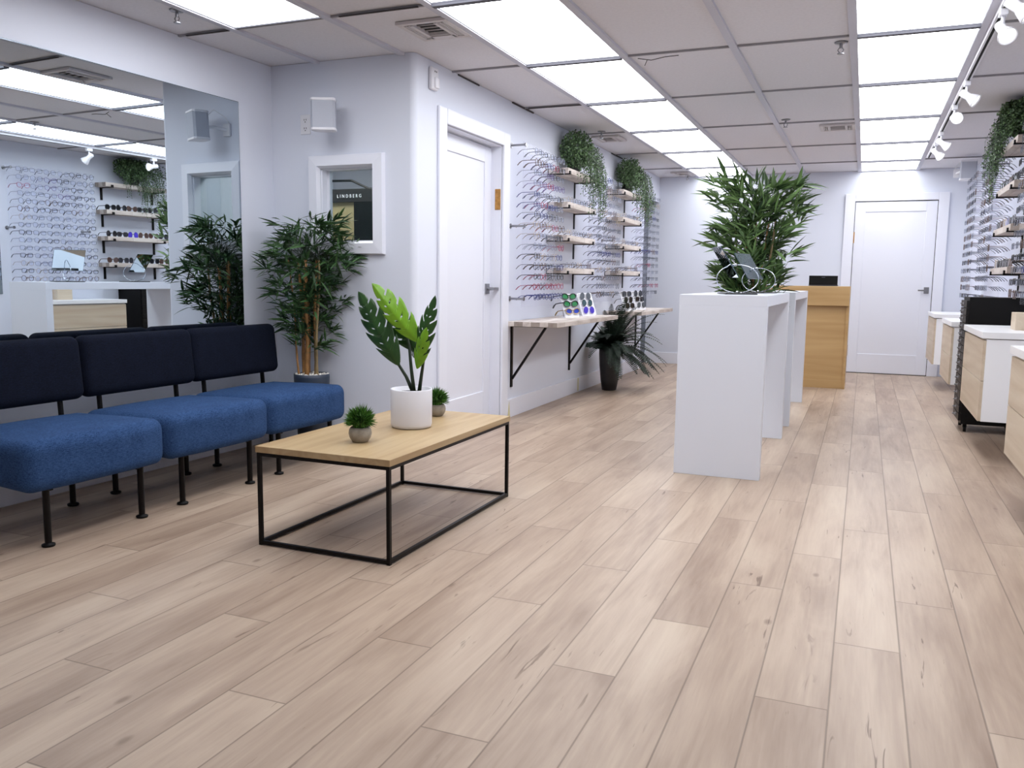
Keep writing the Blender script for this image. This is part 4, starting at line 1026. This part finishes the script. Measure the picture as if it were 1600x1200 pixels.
for P_, nm, vs in ((Cc, 'nearer', (0, 1, 4)), (Dd, 'farther', (8, 4, 1))):
    for k in range(3): on_riser(P_, RZ, k, vs[k], 'dark sunglasses, %s of the %s white card on the far bench shelf' % (('bottom', 'middle', 'top')[k], nm), 'sunglasses on the far bench shelf')

# ------------------------------------------------------------------ hanging ivy
def ivy(loc, L, label, seed, out, dens=1.0, zlim=None):
    """loc = top of shelf at the wall; foliage heap over the shelf plus trailing strands"""
    r_ = random.Random(seed); t = thing('hanging_ivy', label, 'plant', loc, 0, 'trailing ivy on the top shelves')
    MB().lathe([(.045, 0), (.062, .085), (.058, .085), (.05, .07), (.001, .07)], (out*.09, L*.5, 0), 20, close=False).build('pot', M['vase'], t, smooth=True)
    f = MB(); vn = MB()
    def leaf(p, s):
        a = Vector((r_.gauss(0, 1), r_.gauss(0, 1), r_.gauss(0, .7))).normalized(); b = a.orthogonal().normalized(); c = a.cross(b)
        q = [p, p+b*s*.55+c*s*.35, p+b*s*1.0+a*s*.1, p+b*s*.6-c*s*.4]
        f.add(q, [(0, 1, 2, 3)])
    C0 = Vector((out*.12, L*.46, .175))
    for i in range(int(2900*dens)):
        d = Vector((r_.gauss(0, 1), r_.gauss(0, 1), r_.gauss(0, 1))).normalized(); q = r_.random()**.40
        p = C0+Vector((d.x*.125*q, d.y*.235*q, d.z*.155*q+.01))
        if p.x*out < .015: p.x = out*(.015+r_.random()*.02)
        if zlim and loc[2]+p.z > zlim: p.z = zlim-loc[2]-r_.random()*.03
        if p.z < .0 and p.x*out < .20: p.z = r_.uniform(.003, .05)
        leaf(p, r_.uniform(.013, .024))
    for i in range(int(95*dens)):
        y = L*r_.uniform(.18, 1.12); x = out*r_.uniform(.16, .24); z = r_.uniform(.08, .24); ln = r_.uniform(.12, .42)*(1.15 if y > L*.45 else .7)
        p0 = Vector((out*.14, L*.5+(y-L*.5)*.5, z)); p1 = Vector((x, y, z*.9)); p2 = Vector((x+out*.035*r_.random()+out*.02, y+r_.uniform(-.03, .05), z*.9-ln*.6)); p3 = p2+Vector((0, r_.uniform(-.02, .02), -ln*.4))
        pts = [p0, (p0+p1)/2+Vector((0, 0, .03)), p1, (p1+p2)/2, p2, p3]
        vn.tube(pts, .0009, 3)
        for a, b in zip(pts, pts[1:]):
            n = max(2, int((b-a).length/.011))
            for j in range(n): leaf(a.lerp(b, (j+r_.random())/n)+Vector((r_.gauss(0, .006), r_.gauss(0, .006), 0)), r_.uniform(.009, .017))
    f.build('foliage', M['ivy'], t); vn.build('vines', M['stalk'], t)
ivy((XL, 6.42, ZL[0]), .62, 'trailing green ivy on the top shelf of the nearer left wall stack', 31, 1, 1, 2.19)
ivy((XL, 8.02, ZL[0]), .74, 'trailing green ivy on the top shelf of the farther left wall stack', 32, 1, 1, 2.19)
ivy((XR, 6.28, ZR[0]), .66, 'trailing green ivy on the top right wall shelf, at the right edge of the photo', 33, -1, 1.2, 2.19)

# ------------------------------------------------------------------ fern in a tall black vase
VX, VY = -2.115, 7.46
t = thing('potted_fern', 'dark feathery fern in a tall tapered black vase between the bench shelves', 'plant', (VX, VY, 0))
MB().lathe([(.060, 0), (.066, .004), (.080, .09), (.093, .22), (.099, .33), (.098, .40), (.092, .402), (.088, .38), (.001, .37)], n=40, close=False).build('vase', M['vase'], t, smooth=True)
MB().lathe([(.0001, .378), (.088, .372)], n=24, close=False).build('soil', M['soil'], t)
r_ = random.Random(8); f = MB(); sx_ = MB()
for i in range(150):
    a = r_.uniform(0, 2*PI); ln = r_.uniform(.36, .60); el = r_.uniform(.25, 1.45)
    if math.cos(a) < -.2: ln *= .45; el = max(el, .8)
    if math.sin(a) < -.5: ln *= .9
    if math.cos(a) > .3 and r_.random() < .4: el = r_.uniform(-.1, .35); ln = r_.uniform(.42, .60)
    p = Vector((.03*math.cos(a), .03*math.sin(a), .38)); d = Vector((math.cos(a)*math.cos(el), math.sin(a)*math.cos(el), math.sin(el))); pts = [p.copy()]
    n = 26
    for k in range(n):
        d = (d+Vector((0, 0, -.062*(1 if el > .3 else .7)))).normalized(); p = p+d*ln/n
        p.x = max(p.x, -.21)
        if p.z+0 < .12: break
        pts.append(p.copy())
    if len(pts) < 6: continue
    sx_.tube(pts, [.003*(1-.7*k/len(pts)) for k in range(len(pts))], 4)
    for k in range(3, len(pts)-1):
        u = k/len(pts); d = (pts[k+1]-pts[k]).normalized(); s = d.cross(Vector((0, 0, 1)))
        s = s.normalized() if s.length > .01 else Vector((1, 0, 0)); w_ = .064*math.sin(PI*min(1, u*.9+.12))**.7*(1-.3*u)
        for sg in (-1, 1):
            q = pts[k]; e = q+s*sg*w_+d*w_*.35+Vector((0, 0, -w_*.15)); e.x = max(e.x, -.215); hw = d*.0044
            f.add([q-hw, q+hw, (q+e)/2+hw*1.25, e, (q+e)/2-hw*1.25], [(0, 1, 2, 3, 4)])
f.build('fronds', M['fern'], t); sx_.build('frond_stems', M['stalk'], t)

# mirror panel on the right wall, past the frame rack
t = thing('wall_mirror', 'narrow frameless mirror on the right wall above the near cabinet, seen at the mirror edge', 'mirror', (XR, 4.1, .80))
MB().box(-.008, 0, 0, 1.08, 0, 1.27).build('mirror_backing', M['mirror_edge'], t)
MB().box(-.0095, -.008, .003, 1.077, .003, 1.267).build('mirror_glass', M['mirror'], t)

# ------------------------------------------------------------------ to metres
for me in bpy.data.meshes: me.transform(Matrix.Scale(S, 4))
for o in bpy.data.objects:
    if o.type in ('MESH', 'EMPTY'):
        o.location = o.location*S
        for md in o.modifiers:
            if md.type == 'BEVEL': md.width *= S
            if md.type == 'SOLIDIFY': md.thickness *= S
for me in [m for m in bpy.data.meshes if m.users == 0]: bpy.data.meshes.remove(me)
